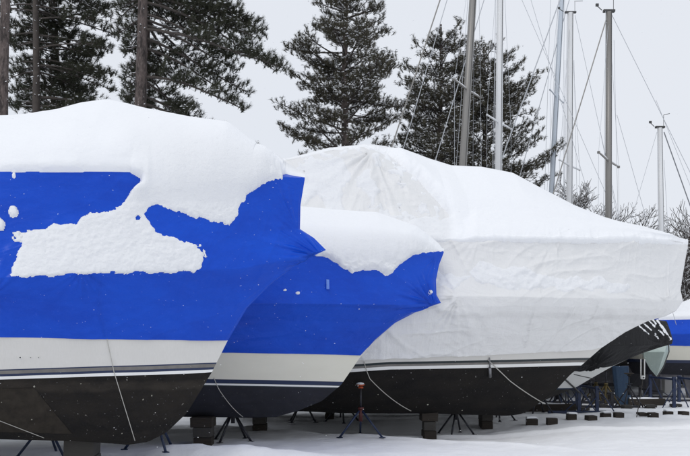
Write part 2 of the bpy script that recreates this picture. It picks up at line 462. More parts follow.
def build_cover(bt, s_left, s_vis, keys, profiles, rows, nf, ncx, hull_rows=1, creases=(), wr_amp=0.006, seed=1, inset=0.018, bulge=None, crinkle=0.0, seams=()):
    """keys: list of (curve(s,z), dfun or 'hull'); profiles[k]: px silhouette between end of key k and k+1 (or None)"""
    uu = ulist(nf, ncx, s_left, s_vis, max(k[0][-1][0] for k in keys))
    rowsP = []
    for k in range(len(keys)-1):
        (A, da), (Bc, db) = keys[k], keys[k+1]
        n = rows[k]; last = (k == len(keys)-2)
        prof = profiles[k]
        if prof is not None:
            pr = np.array([bt.un(*p) for p in prof]); 
            L = np.concatenate([[0], np.cumsum(np.hypot(*np.diff(pr, axis=0).T))]); L /= L[-1]
        for j in range(n + (1 if last else 0)):
            w_ = j/n
            ea, eb = A[-1], Bc[-1]
            sa = s_left + uu*(ea[0]-s_left); sb = s_left + uu*(eb[0]-s_left)
            za = np.interp(sa, A[:, 0], A[:, 1]); zb_ = np.interp(sb, Bc[:, 0], Bc[:, 1])
            Da = (bt.hull_d(sa, za)+inset) if da == 'hull' else da(sa)
            Db = (bt.hull_d(sb, zb_)+inset) if db == 'hull' else db(sb)
            a = sa + (sb-sa)*w_; z = za + (zb_-za)*w_
            if prof is not None:
                es = np.interp(w_, L, pr[:, 0]); ez = np.interp(w_, L, pr[:, 1])
                ls, lz = ea[0]+(eb[0]-ea[0])*w_, ea[1]+(eb[1]-ea[1])*w_
                wt = uu**14
                a = a + (es-ls)*wt; z = z + (ez-lz)*wt
            if da == 'hull' and db == 'hull':
                d = bt.hull_d(a, z) + inset
            else:
                d = Da + (Db-Da)*w_
                if bulge and bulge[k]: d = d + bulge[k]*math.sin(math.pi*w_)*np.minimum(1, d/0.5)
            d = d*np.clip((1-uu)/0.004, 0, 1)
            rowsP.append(np.stack([a, -d, z], -1))
    P = np.array(rowsP)
    # fold the sheet in creases
    N = grid_normals(P)
    if N[:, :-3, 1].mean() > 0: N = -N
    a, z = P[:, :, 0], P[:, :, 2]
    ed = np.clip((1-uu)/0.02, 0, 1)[None, :]
    ridg = lambda q: 1-np.abs(q)
    h = wr_amp*fbm(a*1.4, z*2.4, 0, seed, 4)
    h = h + wr_amp*0.8*(ridg(fbm(a*1.1+z*1.7, z*0.5-a*.4, 0, seed+3, 3))-0.6)
    if crinkle:
        wx = 0.35*vnoise(a*0.9, z*0.9, 0, seed+31); wz = 0.35*vnoise(a*0.9, z*0.9, 5, seed+32)
        for q, (an, fa, fb) in enumerate(((0.5, 1.1, 3.6), (-0.75, 0.9, 3.2), (1.35, 0.8, 4.2), (0.1, 0.7, 3.0))):
            u_ = (a+wx)*math.cos(an)+(z+wz)*math.sin(an); v_ = -(a+wx)*math.sin(an)+(z+wz)*math.cos(an)
            nn = vnoise(u_*fa, v_*fb, 0, seed+40+q)
            gate = np.clip(vnoise(a*0.8, z*1.1, q*3.0, seed+50)*1.6+0.35, 0, 1)
            h = h + crinkle*gate*((1-np.abs(nn))**5-0.25)
            nn = vnoise(u_*fa*2.6, v_*fb*2.3, 0, seed+60+q)
            h = h + 0.35*crinkle*gate*((1-np.abs(nn))**4-0.3)
    for (sx_, y0_, y1_) in seams:
        sa0, z0_ = bt.un(sx_, y0_, 0.95*bt.B); _, z1_ = bt.un(sx_, y1_, 0.95*bt.B)
        gate = np.clip((z0_-z)/0.05, 0, 1)*np.clip((z-z1_)/0.05, 0, 1)
        wob = 0.03*vnoise(z*5, 0, 0, 91)+0.012*vnoise(z*19, 0, 0, 92)
        h = h + gate*(0.013*np.exp(-((a-sa0-wob)/0.014)**2) + 0.010*np.exp(-np.abs(a-sa0)/0.10)*vnoise(a*9, z*16, 0, 93))
    for (cx, cy, amp, rad, fr) in creases:
        ca, cz = bt.un(cx, cy, 0.5*bt.B)
        r = np.hypot(a-ca, z-cz); th = np.arctan2(z-cz, a-ca)
        brk = np.clip(0.55+0.9*vnoise(a*1.7+cx, z*1.7+cy, 0, seed+17), 0, 1.3)
        h = h + brk*amp*np.exp(-(r/rad)**1.5)*np.clip(r/0.12, 0, 1)*vnoise(np.cos(th)*fr+5, np.sin(th)*fr+5, r*0.7, seed+9)
    h = np.maximum(h, -0.010-0.3*np.clip(-h-0.010, 0, 1)) if keys[0][1] == 'hull' else h
    lower = np.arange(P.shape[0])[:, None] < rows[0]+2
    h = np.where(lower, np.maximum(h, -inset*0.6), h)
    rl = sum(rows[:-1]); h = h*(1-np.clip((np.arange(P.shape[0])[:, None]-(rl-12))/12, 0, 1)*0.85)
    bt.P0 = P.copy(); bt.e_end = uu
    P = P + N*(h*ed)[:, :, None]
    return P, uu

def cover_mesh(name, P, mt, root, seams=None):
    nr, nc, _ = P.shape
    far = P.copy(); far[:, :, 1] *= -1
    fn = grid_faces(nr, nc)
    V = np.concatenate([P.reshape(-1, 3), far.reshape(-1, 3)])
    col0 = np.arange(nr)*nc
    tr = np.stack([col0[:-1], col0[1:], col0[1:]+nr*nc, col0[:-1]+nr*nc], -1)
    faces = np.concatenate([fn, fn[:, ::-1]+nr*nc, tr])
    return mesh_obj(name, V, faces, mt, root, True)

def snow_mesh(name, bt, P, tnear, tfar, mats, root, rough=None, up=0.55, base=None, blur=None):
    if base is not None: P = P*(1-base[:, :, None]) + bt.P0*base[:, :, None]
    """snow as thickness laid on the cover; tnear, tfar arrays of thickness in metres"""
    nr, nc, _ = P.shape
    N = grid_normals(P)
    if N[:, :-3, 1].mean() > 0: N = -N
    k = 9
    Nu = N.copy()
    for _ in range(3):
        Nu[1:-1] = (Nu[:-2]+Nu[1:-1]*2+Nu[2:])/4
        Nu[:, 1:-1] = (Nu[:, :-2]+Nu[:, 1:-1]*2+Nu[:, 2:])/4
    D = Nu + np.array([0, 0, up]); D[:, :, 1] *= 1.0
    upb = np.clip((bt.e_end-0.93)/0.05, 0, 1)[None, :, None]*np.ones_like(D[:, :, :1])
    D = D*(1-upb) + np.array([0, -0.25, 1.0])*upb
    D[-1, :, 1] = 0
    D /= np.maximum(np.linalg.norm(D, axis=2, keepdims=True), 1e-6)
    def side(t, mirror):
        Q = P + D*np.where(t > 0, t, -0.006)[:, :, None]
        if mirror: Q = Q.copy(); Q[:, :, 1] *= -1
        return Q
    A = side(tnear, False); Bq = side(tfar, True)
    if blur:
        bw, its = blur
        bw = np.clip(bw, 0, 1)[:, :, None]
        for Q in (A, Bq):
            wq = bw*((tnear if Q is A else tfar) > 0)[:, :, None]
            for _ in range(its):
                S_ = Q.copy(); S_[1:-1] = Q[:-2]*.25+Q[1:-1]*.5+Q[2:]*.25
                Q += (S_-Q)*wq
    A[-1, :, 1] = 0; Bq[-1] = A[-1]
    V = np.concatenate([A.reshape(-1, 3), Bq.reshape(-1, 3)])
    f = grid_faces(nr, nc)
    tn = tnear.ravel(); tf = tfar.ravel()
    fa = f[(tn[f] > 0).any(1)]; fb = f[(tf[f] > 0).any(1)]
    col0 = np.arange(nr)*nc
    c = col0[tn[col0] > 0]
    parts = [fa, fb[:, ::-1]+nr*nc]
    if len(c) > 1: parts.append(np.stack([c[:-1], c[1:], c[1:]+nr*nc, c[:-1]+nr*nc], -1))
    F_ = np.concatenate(parts)
    o = mesh_obj(name, V, F_, M['snow_blanket'], root, True)
    rr = (rough if rough is not None else tnear*0).ravel()
    at = o.data.attributes.new('crumbly', 'FLOAT', 'POINT')
    vals = np.concatenate([rr, rr*0]).astype(np.float32)
    if len(vals) == len(o.data.vertices): at.data.foreach_set('value', vals)
    return o

def edge_t(sd_m, T, wdt):
    """rounded edge: sd in metres"""
    x = np.clip(sd_m/wdt, 0, 1)
    return T*np.sqrt(np.clip(1-(1-x)**2, 0, 1))*(sd_m > 0)

YAW = math.radians(5)

def add_rope(name, pts, r, root_bt, root, d=None):
    pass

def world_rope(pts, r, sag=0.0, n=10):
    """smooth rope through world points"""
    mb = MB(); out_ = []
    P = [Vector(p) for p in pts]
    for i in range(len(P)-1):
        for j in range(n):
            t = j/n
            q = P[i].lerp(P[i+1], t); q.z -= sag*4*t*(1-t)
            out_.append(q)
    out_.append(P[-1])
    mb.tube(out_, r, 6)
    return mb

# ---------------- boat 1
b1 = Boat(-4.2, 10.0, YAW, 1.5, 4.6, 2.0, 0.36)
r1 = empty('wrapped_boat', (b1.x0, b1.y0, 0), YAW)
tag(r1, 'nearest boat at far left in blue shrink wrap, pale grey hull over black bottom', 'boat', 'shrink wrapped boats in the yard')
stem1 = [(128, 445), (148, 442), (166, 433), (187, 413), (212, 372), (228, 340), (247, 308), (270, 285), (300, 262), (326, 250)]
b1.set_stem(stem1)
b1.zb = b1.un(128, 445)[1]; b1.zg = b1.un(326, 250)[1]-0.05
SL1 = -5.6; SV1 = b1.un(-12, 300, 1.4)[0]
def dz(c, off):   # px curve shifted down
    return [(x, y+off) for x, y in c]
L1 = [(-260, 375), (0, 369.6), (110, 366), (150, 365), (205, 362.9)]
def stem_end(bt, curve, y):
    """append the end point on the stem at photo row y"""
    sx = np.interp(y, [p[1] for p in bt.stem_px][::-1], [p[0] for p in bt.stem_px][::-1])
    e = bt.un(sx, y); c = [tuple(r) for r in curve if r[0] < e[0]-0.03]
    return np.array(c + [e])
b1.stem_px = stem1
def hc(bt, pts, yend):
    return stem_end(bt, bt.curve(pts, 'hull'), yend)
def keelcurve(bt, pts):
    return np.array(sorted([bt.un(*p) for p in pts]))
lev1 = [keelcurve(b1, [(-400, 430), (0, 436), (75, 440), (128, 445)])]
for off, ye in ((10, 372), (7, 369.5), (4.6, 367.3), (1.2, 364), (0, 362.6)):
    lev1.append(hc(b1, dz(L1, off), ye))
lev1.append(hc(b1, [(-260, 335), (0, 336), (228, 338)], 338))
gw1 = hc(b1, [(-300, 281), (0, 278), (84, 273), (140, 271.5), (196, 271), (240, 269), (285, 260)], 250)
lev1.append(gw1)
V, Fc, mi = build_hull(b1, r1, SL1, SV1, lev1, [26, 1, 1, 2, 1, 6, 10], [0, 4, 2, 3, 2, 1, 1])
mesh_obj('hull', V, Fc, [M['bottom_scummed'], M['gelcoat'], M['stripe_navy'], M['stripe_brown'], M['stripe_white']], r1, True, mi)

cb1 = hc(b1, [(-260, 336), (0, 337.5), (60, 338.5), (110, 339.5), (175, 340.2)], 340.5)
Lsh = 3.6
dsh1 = lambda s_: 1.05*(1-(1-np.clip((b1.un(305, 177)[0]-s_)/3.8, 0, 1))**1.9)
sh1 = np.array([tuple(r) for r in b1.curve([(-300, 166), (0, 171), (140, 172), (200, 174), (260, 176)], dsh1)] + [b1.un(305, 178)])
T1 = 0.24
def ridge(bt, pts, T): 
    q = [bt.un(x, y) for x, y in pts]; q.sort()
    return np.array([(a, z-T(a) if callable(T) else z-T) for a, z in q])
top1 = [(-420, 128), (-120, 120), (0, 114.5), (35, 112), (60, 108), (85, 102), (105, 99.5), (125, 103), (145, 108), (185, 116), (222, 121), (250, 143), (290, 164), (305, 177.5)]
e1 = b1.un(305, 177)[0]
tk1 = lambda a: T1*np.clip((e1-a)/0.55, 0, 1)**0.5
rg1 = ridge(b1, top1, tk1)
keys1 = [(cb1, 'hull'), (gw1, 'hull'), (sh1, dsh1), (rg1, lambda s_: 0*s_)]
prof1 = [[(228, 340.5), (247, 308), (270, 285), (300, 262), (326, 250)], [(326, 250), (314, 238), (300, 229), (300.5, 205), (305, 178)], None]
P1, u1 = build_cover(b1, SL1, SV1, keys1, prof1, [70, 120, 60], 420, 16,
                     creases=[(326, 250, 0.11, 0.45, 13), (300, 228, 0.11, 0.5, 12), (306, 262, 0.05, 0.35, 12), (228, 338, 0.012, 0.3, 12), (88, 272, 0.014, 0.35, 10), (304, 178, 0.03, 0.35, 10), (2, 300, 0.014, 0.5, 8)],
                     wr_amp=0.011, seed=3, bulge=[0, -0.03, 0.03], crinkle=0.009, seams=[(88, 274, 338)])
cover_mesh('shrink_wrap', P1, M['blue_wrap'], r1)
PX, PY = b1.proj(P1[:, :, 0], -P1[:, :, 1], P1[:, :, 2])
mask1 = [(-1500, 171), (-300, 170), (0, 171.5), (60, 172), (100, 172), (130, 172.5), (140, 178), (140, 184), (133, 190), (121, 206), (105, 211), (81, 217), (78, 223), (53, 225), (46, 230),
         (30, 232), (23, 235), (24, 243), (18, 252), (13, 262), (11, 277), (84, 274), (140, 272), (196, 271), (202, 267), (204, 254.5), (196, 244), (175, 237), (156, 232), (151, 225), (146, 214.5), (149, 207.5), (158, 204),
         (175, 211), (190, 216), (204, 220), (217.5, 224), (233, 225), (238.6, 216.7), (244, 206), (245.6, 195.6), (263, 185), (281, 177), (286, 173), (295, 175), (303, 177), (330, 172), (330, -400), (-1500, -400)]
nr, nc = PX.shape
a_, z_ = P1[:, :, 0], P1[:, :, 2]
def mask_sd(PX, PY, mask, scale, a_, z_, seed, rag=0.018):
    return poly_sd(PX, PY, mask)/scale + rag*fbm(a_*9, z_*9, 0, seed, 4)
sd = mask_sd(PX, PY, mask1, 88, a_, z_, 21, 0.016) + 0.010*fbm(a_*30, z_*30, 0, 24, 3)
rowi = np.arange(nr)[:, None]*np.ones((1, nc))
roof = np.clip((rowi-(70+120-10))/24, 0, 1)
left = np.clip((150-PX)/20, 0, 1)*np.clip((203-PY)/14, 0, 1)                    # where the snow ends in a smooth overhanging lip
sd = np.where(left > 0, sd*(1-left) + left*(poly_sd(PX, PY, mask1)/88+0.006*fbm(a_*5, z_*5, 0, 22, 2)), sd)
lump = fbm(a_*7, z_*9, 0, 31, 4)
Tside = np.maximum(0.032 + 0.008*lump + 0.006*fbm(a_*24, z_*30, 0, 33, 3), 0.010)
soft = np.clip((rowi-150)/75, 0, 1); soft = soft*soft*(3-2*soft)
Troof = (T1 + 0.035*fbm(a_*0.8, z_*1.1, 0, 35, 3))
fade = np.clip((e1-a_)/0.55, 0.0, 1)**0.5
fadeT = np.maximum(fade, 0.4)
Tt = Tside*(1-soft) + Troof*soft*fadeT
Tt = Tt*(1-left) + Troof*left*np.clip((rowi-120)/50, 0.25, 1)
wd = 0.10 + 0.08*soft + 0.08*left
t1 = edge_t(sd, Tt, wd)
fr = fbm(a_*26, z_*30, 0, 36, 3)
for fp in ([(14, 234), (30, 232), (48, 231), (46, 237), (24, 240), (15, 239)], [(158, 231), (180, 236), (200, 246), (206, 256), (196, 246), (176, 240)]):
    sf = poly_sd(PX, PY, fp)/88
    t1 = np.where((t1 <= 0) & (sf > -0.02) & (fr > -0.15-sf*8), 0.007+0.003*fr, t1)
spots = [((14, 176), 2.2), ((13, 211), 4.5), ((0, 224), 5)]
for (cx, cy), rr in spots:
    sdm = (rr - np.hypot(PX-cx, (PY-cy)*0.8))/88 + 0.012*fbm(a_*14, z_*14, 0, 41, 3)
    t1 = np.maximum(t1, edge_t(sdm, 0.03, 0.03))
hole = (2.6-np.hypot(PX-138, PY-218.5))/88
t1 = np.where(hole > 0, 0, t1)
t1[:8] = 0
rf = np.clip((rowi-(70+120-20))/30, 0, 1)
t1f = np.where(rowi > 190, Troof*np.clip((rowi-190)/10, 0, 1)**0.5*fadeT, 0)
rough1 = np.clip((PX-110)/70, 0, 1)*np.clip((244-rowi)/45, 0, 1)
rough1 = np.maximum(rough1, np.clip((180-rowi)/12, 0, 1)*(1-left*(rowi > 165)))
snow_mesh('snow_blanket', b1, P1, t1, t1f, None, r1, rough1, base=np.ones(PX.shape), blur=(np.clip(sd/0.22-0.1, 0, 1)*np.clip((rowi-150)/25, 0, 1)*np.maximum(1-left*1.0, np.clip((rowi-205)/20, 0, 1)), 260))
# through-hull fittings
mb = MB()
for xx, rr in ((20.5, 0.016), (31, 0.009), (39, 0.009)):
    yy = 357.6
    dd = 1.4
    for _ in range(20):
        a, z = b1.un(xx, yy, dd); dd = float(b1.hull_d(a, z))
    mb = MB()
    mb.tube([(a, -dd+0.01, z), (a, -dd-0.012, z)], rr, 14)
    mb.tube([(a, -dd-0.012, z), (a, -dd-0.014, z)], rr*0.6, 12, 1)
    mb.build('through_hull_fitting', [M['white_gel'], M['fitting']], r1)

def hull_patch(bt, cor, mt, name, root, n=14, off=0.006):
    """sheet following the hull between four photo corners (tl, tr, br, bl)"""
    vs = []
    for i in range(n+1):
        for j in range(n+1):
            u, v = i/n, j/n
            x = (cor[0][0]*(1-u)+cor[1][0]*u)*(1-v)+(cor[3][0]*(1-u)+cor[2][0]*u)*v
            y = (cor[0][1]*(1-u)+cor[1][1]*u)*(1-v)+(cor[3][1]*(1-u)+cor[2][1]*u)*v
            dd = bt.B*0.8
            for _ in range(40):
                a, z = bt.un(x, y, dd+off); dd = 0.5*dd+0.5*float(bt.hull_d(a, z))
            vs.append((a, -(dd+off), z))
    return mesh_obj(name, np.array(vs), grid_faces(n+1, n+1), mt, root, True)
M['worn_bottom'] = mat('worn_bottom', (0.032, 0.027, 0.022), 0.85, spec=0.15, noise=[(4, 0.8, (0.05, 0.043, 0.035), (1, 1, 1)), (12, 0.7, (0.018, 0.016, 0.014))],
                       specks=[(5, 0.16, (0.55, 0.54, 0.45)), (12, 0.15, (0.3, 0.29, 0.25))])
pt = hull_patch(b1, [(-80, 391), (34, 388), (72, 434), (-80, 430)], M['worn_bottom'], 'worn_panel', r1)
# ---------------- boat 2
b2 = Boat(-2.4, 12.9, YAW, 1.3, 4.2, 2.0, 0.40)
r2 = empty('wrapped_boat', (b2.x0, b2.y0, 0), YAW)
tag(r2, 'smaller blue wrapped boat in the middle with navy stripe and navy bottom', 'boat', 'shrink wrapped boats in the yard')
stem2 = [(276, 417), (298, 411), (322, 401), (341, 385), (361, 356), (375, 340), (395, 323), (420, 310), (441, 303)]
b2.set_stem(stem2); b2.stem_px = stem2
b2.zb = b2.un(276, 417)[1]; b2.zg = b2.un(441, 303)[1]-0.03
SL2 = -4.8; SV2 = b2.un(150, 300, 1.2)[0]
L2 = [(0, 377), (200, 379), (265, 380), (320, 381.3)]
lev2 = [keelcurve(b2, [(-200, 409), (100, 413), (190, 416.5), (250, 418), (276, 417)])]
for off, ye in ((7, 388.5), (6, 387.5), (4.2, 386), (3.8, 385.4), (0, 381.8)):
    lev2.append(hc(b2, dz(L2, off), ye))
lev2.append(hc(b2, [(0, 348), (225, 350.5), (350, 353)], 353.5))
gw2 = hc(b2, [(0, 302), (225, 303.5), (350, 304.5), (400, 305)], 303)
lev2.append(gw2)
V, Fc, mi = build_hull(b2, r2, SL2, SV2, lev2, [24, 1, 1, 1, 2, 6, 8], [0, 2, 4, 2, 3, 1, 1])
mesh_obj('hull', V, Fc, [M['bottom_navy'], M['gelcoat_cream'], M['stripe_black'], M['stripe_navy'], M['stripe_white']], r2, True, mi)
cb2 = hc(b2, [(0, 351), (225, 352.8), (300, 354), (345, 355)], 355.5)
e2 = b2.un(444, 251)[0]
dsh2 = lambda s_: 1.0*(1-(1-np.clip((e2-s_)/3.2, 0, 1))**1.9)
sh2 = np.array([tuple(r) for r in b2.curve([(0, 250), (200, 250), (300, 251), (400, 252)], dsh2)] + [b2.un(444, 252)])
top2 = [(-200, 195), (100, 196), (250, 203), (300, 206), (330, 209.5), (375, 213), (400, 222), (430, 236), (444, 251)]
T2 = 0.22
tk2 = lambda a: T2*np.clip((e2-a)/0.5, 0, 1)**0.5
rg2 = ridge(b2, top2, tk2)
keys2 = [(cb2, 'hull'), (gw2, 'hull'), (sh2, dsh2), (rg2, lambda s_: 0*s_)]
prof2 = [[(361, 355.5), (375, 340), (395, 323), (420, 310), (441, 303)], [(441, 303), (436.5, 295), (436, 280), (439, 265), (444, 252)], None]
P2, u2 = build_cover(b2, SL2, SV2, keys2, prof2, [60, 80, 50], 330, 14,
                     creases=[(441, 303, 0.09, 0.6, 12), (360, 354, 0.012, 0.3, 12), (326, 300, 0.010, 0.3, 10), (444, 252, 0.02, 0.3, 9)], wr_amp=0.010, seed=13, bulge=[0, -0.02, 0.03], crinkle=0.008)
cover_mesh('shrink_wrap', P2, M['blue_wrap'], r2)
PX, PY = b2.proj(P2[:, :, 0], -P2[:, :, 1], P2[:, :, 2]); a_, z_ = P2[:, :, 0], P2[:, :, 2]
mask2 = [(-1500, 255), (100, 255), (300, 251), (328, 258), (340, 266), (352.6, 274), (358, 270), (375, 270), (388, 276), (394, 270), (402, 263), (414, 254), (425, 253), (438.6, 252), (470, 252.5), (470, -300), (-1500, -300)]
sd = mask_sd(PX, PY, mask2, 64, a_, z_, 23)
nr, nc = PX.shape; rowi = np.arange(nr)[:, None]*np.ones((1, nc))
roof = np.clip((rowi-(140-6))/20, 0, 1)
fade = np.clip((e2-a_)/0.5, 0.0, 1)**0.5
Ts = np.maximum(0.07+0.02*fbm(a_*7, z_*9, 0, 51, 4)+0.015*fbm(a_*22, z_*26, 0, 53, 3), 0.012)
Tr = T2+0.02*fbm(a_*0.9, z_*0.9, 0, 55, 2)
t2 = edge_t(sd, Ts*(1-roof)+Tr*roof*np.maximum(fade, 0.25), 0.06+0.12*roof)
for (cx, cy), rr in [((430.5, 292), 1.6), ((298, 293), 1.4), ((285, 290), 1.0)]:
    t2 = np.maximum(t2, edge_t((rr-np.hypot((PX-cx)*.7, PY-cy))/64, 0.02, 0.02))
t2[:8] = 0
t2f = np.where(rowi > 140, Tr*np.clip((rowi-140)/10, 0, 1)**0.5*np.maximum(fade, 0.25), 0)
rough2 = np.clip((160-rowi)/16, 0, 1)
snow_mesh('snow_blanket', b2, P2, t2, t2f, None, r2, rough2, base=np.clip((rowi-120)/30, 0, 1), blur=(np.clip(sd/0.2-0.1, 0, 1)*np.clip((rowi-122)/15, 0, 1), 110))

def cover_tab(bt, P, xy, wpx, hpx, mt, name, root):
    """small folded vent tab standing proud of the cover at a photo pixel"""
    X_, Y_ = bt.proj(P[:, :, 0], -P[:, :, 1], P[:, :, 2])
    k_ = np.argmin((X_-xy[0])**2+(Y_-xy[1])**2); p = P.reshape(-1, 3)[k_]
    sc_ = (bt.y0+p[0]*bt.sn+p[1]*bt.c)/F; w_, h_ = wpx*sc_, hpx*sc_
    m = MB(); m.add([(p[0]-w_, p[1]-.01, p[2]+h_), (p[0]+w_, p[1]-.01, p[2]+h_*.9), (p[0]+w_, p[1]-.055, p[2]-h_), (p[0]-w_, p[1]-.045, p[2]-h_), (p[0]-w_, p[1]+.03, p[2]-h_), (p[0]+w_, p[1]+.03, p[2]-h_)],
                    [(0, 1, 2, 3), (0, 3, 4), (1, 5, 2), (3, 2, 5, 4)])
    return m.build(name, M[mt], root)
cover_tab(b2, P2, (328, 284), 1.4, 5, 'vent_blue', 'vent_tab', r2)

# ---------------- boat 3 (white wrap)
b3 = Boat(1.5, 15.3, YAW, 1.9, 5.4, 2.0, 0.34)
r3 = empty('wrapped_boat', (b3.x0, b3.y0, 0), YAW)
tag(r3, 'largest boat, wrapped in wrinkled white film, with black bottom and dark green stripe', 'boat', 'shrink wrapped boats in the yard')
stem3 = [(505, 416), (520, 414.5), (530, 410), (556, 390), (570, 375), (583, 364), (603, 346.5), (625, 332), (648, 321), (665, 316.5), (676, 311), (683, 301)]
b3.set_stem(stem3); b3.stem_px = stem3
b3.zb = b3.un(505, 416)[1]; b3.zg = b3.un(683, 301)[1]-0.03
SL3 = -6.0; SV3 = b3.un(270, 300, 1.7)[0]
L3 = [(150, 369), (345, 365), (390, 362), (510, 359.8), (578, 358)]
lev3 = [keelcurve(b3, [(-100, 405), (300, 408), (340, 410.5), (420, 412), (505, 416)])]
for off, ye in ((7.5, 365.5), (4.4, 362.5), (2.2, 360.3), (0, 357.8)):
    lev3.append(hc(b3, dz(L3, off), ye))
lev3.append(hc(b3, [(150, 362), (345, 360), (390, 356), (510, 350), (580, 348)], 345.5))
gw3 = hc(b3, [(150, 292), (300, 294), (444, 296), (560, 298), (640, 299.5)], 301)
lev3.append(gw3)
V, Fc, mi = build_hull(b3, r3, SL3, SV3, lev3, [26, 1, 1, 1, 3, 10], [0, 3, 2, 4, 1, 1])
mesh_obj('hull', V, Fc, [M['bottom_black'], M['gelcoat'], M['stripe_brown'], M['stripe_white'], M['stripe_black']], r3, True, mi)
cb3 = hc(b3, [(150, 365.5), (345, 361.5), (370, 359.5), (390, 358.5), (430, 357.5), (470, 356), (510, 354.5), (550, 352), (590, 350)], 347)
e3 = b3.un(688, 243)[0]
dra3 = lambda s_: 1.72*(1-(1-np.clip((e3-s_)/5.4, 0, 1))**2.0)
ra3 = np.array([tuple(r) for r in b3.curve([(150, 243), (300, 242), (444, 241), (560, 241), (640, 242), (672, 243)], dra3)] + [b3.un(688, 244)])
# upper shoulder: cabin roof edge running down to the rail forward
se3 = b3.un(450, 224)[0]
def dsh3(s_):
    return np.minimum(dra3(s_)*0.80, 0.75 + 0.95*np.clip((s_-b3.un(375, 150)[0])/1.9, 0, 1)**1.0)
sh3 = np.array([tuple(r) for r in b3.curve([(150, 168), (270, 162), (290, 160), (330, 152), (365, 148.5), (380, 156), (395, 168), (412, 184), (430, 202), (446, 218), (470, 226), (560, 231), (640, 237), (672, 240.5)], dsh3)] + [b3.un(688, 242.5)])
top3 = [(0, 170), (200, 166), (290, 157), (330, 147), (365, 142.5), (385, 144), (400, 148), (425, 158), (450, 166), (480, 167.5), (510, 173), (540, 189), (570, 204), (600, 216), (640, 228), (670, 235), (688, 242)]
T3 = 0.2
s365 = b3.un(375, 145)[0]
tk3 = lambda a: T3*np.clip((e3-a)/0.5, 0, 1)**0.5*np.clip((a-s365+0.6)/1.0, 0.32, 1)
rg3 = ridge(b3, top3, tk3)
keys3 = [(cb3, 'hull'), (gw3, 'hull'), (ra3, dra3), (sh3, dsh3), (rg3, lambda s_: 0*s_)]
prof3 = [[(603, 347), (625, 332), (648, 321), (665, 316.5), (676, 311), (683, 301)], [(683, 301), (680.5, 290), (684, 268), (688, 244)], None, None]
P3, u3 = build_cover(b3, SL3, SV3, keys3, prof3, [64, 66, 70, 50], 520, 14,
                     creases=[(374, 148, 0.10, 1.5, 8), (688, 240, 0.03, 0.9, 10), (684, 301, 0.035, 0.8, 12), (446, 300, 0.03, 0.9, 9), (545, 244, 0.04, 1.1, 8), (470, 238, 0.035, 0.9, 9),
                              (420, 362, 0.016, 0.9, 8), (578, 352, 0.022, 0.6, 9), (640, 297, 0.02, 0.5, 8), (290, 230, 0.025, 1.0, 8)],
                     wr_amp=0.014, seed=23, bulge=[0, -0.05, -0.02, 0.10], crinkle=0.024, inset=0.045, seams=[(611, 298, 322), (540, 300, 350)])
cover_mesh('shrink_wrap', P3, M['white_wrap'], r3)
PX, PY = b3.proj(P3[:, :, 0], -P3[:, :, 1], P3[:, :, 2]); a_, z_ = P3[:, :, 0], P3[:, :, 2]
mask3 = [(-1500, 158), (270, 162), (300, 156), (340, 148), (365, 146), (385, 152), (400, 165), (418, 180), (436, 200), (452, 217), (440, 220), (424, 217), (405, 223), (380, 222), (360, 228), (380, 240), (444, 241.5), (560, 242.5), (640, 244), (720, 244.5), (720, -300), (-1500, -300)]
sd = mask_sd(PX, PY, mask3, 54, a_, z_, 27, 0.012)
nr, nc = PX.shape; rowi = np.arange(nr)[:, None]*np.ones((1, nc))
roof = np.clip((rowi-200)/16, 0, 1)
fwd = np.clip((PX-455)/20, 0, 1)
fade = np.clip((e3-a_)/0.5, 0.0, 1)**0.5
shelf = np.clip((a_-s365+0.6)/1.0, 0.32, 1)
Tr = (T3+0.02*fbm(a_*0.8, z_*0.8, 0, 65, 2))*shelf
Tl = 0.06+0.02*fbm(a_*5, z_*6, 0, 66, 3)
Tm = Tl*(1-roof)+np.maximum(Tr*np.maximum(fade, 0.3), 0.03)*roof
Tm = np.maximum(Tm, 0.15*fwd*np.maximum(fade, 0.4))
t3 = edge_t(sd, Tm, 0.08+0.1*fwd)
fr = fbm(a_*9, z_*10, 0, 76, 4)
t3 = np.where((t3 <= 0) & (rowi > 134) & (PX < 460) & (fr > 0.12-(sd/0.35)*0.6) & (sd > -0.35), 0.008+0.012*np.clip(fr, 0, 1), t3)
# clinging patches on the side panels
pn = fbm(a_*1.6, z_*2.2, 0, 71, 5)
pat = [[(470, 272), (480, 262), (505, 268), (540, 273), (565, 280), (600, 279), (640, 288), (600, 292), (560, 289), (520, 288), (480, 285)],
       [(300, 165), (345, 158), (350, 175), (338, 200), (346, 215), (325, 218), (318, 190), (305, 200), (292, 180)],
       [(355, 180), (368, 170), (380, 190), (372, 205)], [(405, 282), (430, 270), (470, 276), (455, 290), (410, 288)]]
for pl in pat:
    sdp = poly_sd(PX, PY, pl)/54 + 0.07*fbm(a_*4, z_*5, 0, 73, 4)
    t3 = np.maximum(t3, edge_t(sdp, 0.022+0.012*fbm(a_*12, z_*14, 0, 74, 3), 0.07))
t3[:60] = 0
t3f = np.where(rowi > 200, np.maximum(Tr*np.maximum(fade, .3), 0.03)*np.clip((rowi-200)/10, 0, 1)**0.5, 0)
rough3 = np.maximum(np.clip((130-rowi)/5, 0, 1), np.clip((206-rowi)/12, 0, 1)*np.clip((456-PX)/10, 0, 1))
base3 = np.maximum(np.clip((rowi-196)/10, 0, 1), np.clip((rowi-122)/8, 0, 1)*np.clip((PX-430)/20, 0, 1))
snow_mesh('snow_blanket', b3, P3, t3, t3f, None, r3, rough3, base=base3, blur=(np.clip(sd/0.2-0.1, 0, 1)*np.clip((rowi-203)/8, 0, 1)*.6, 20))

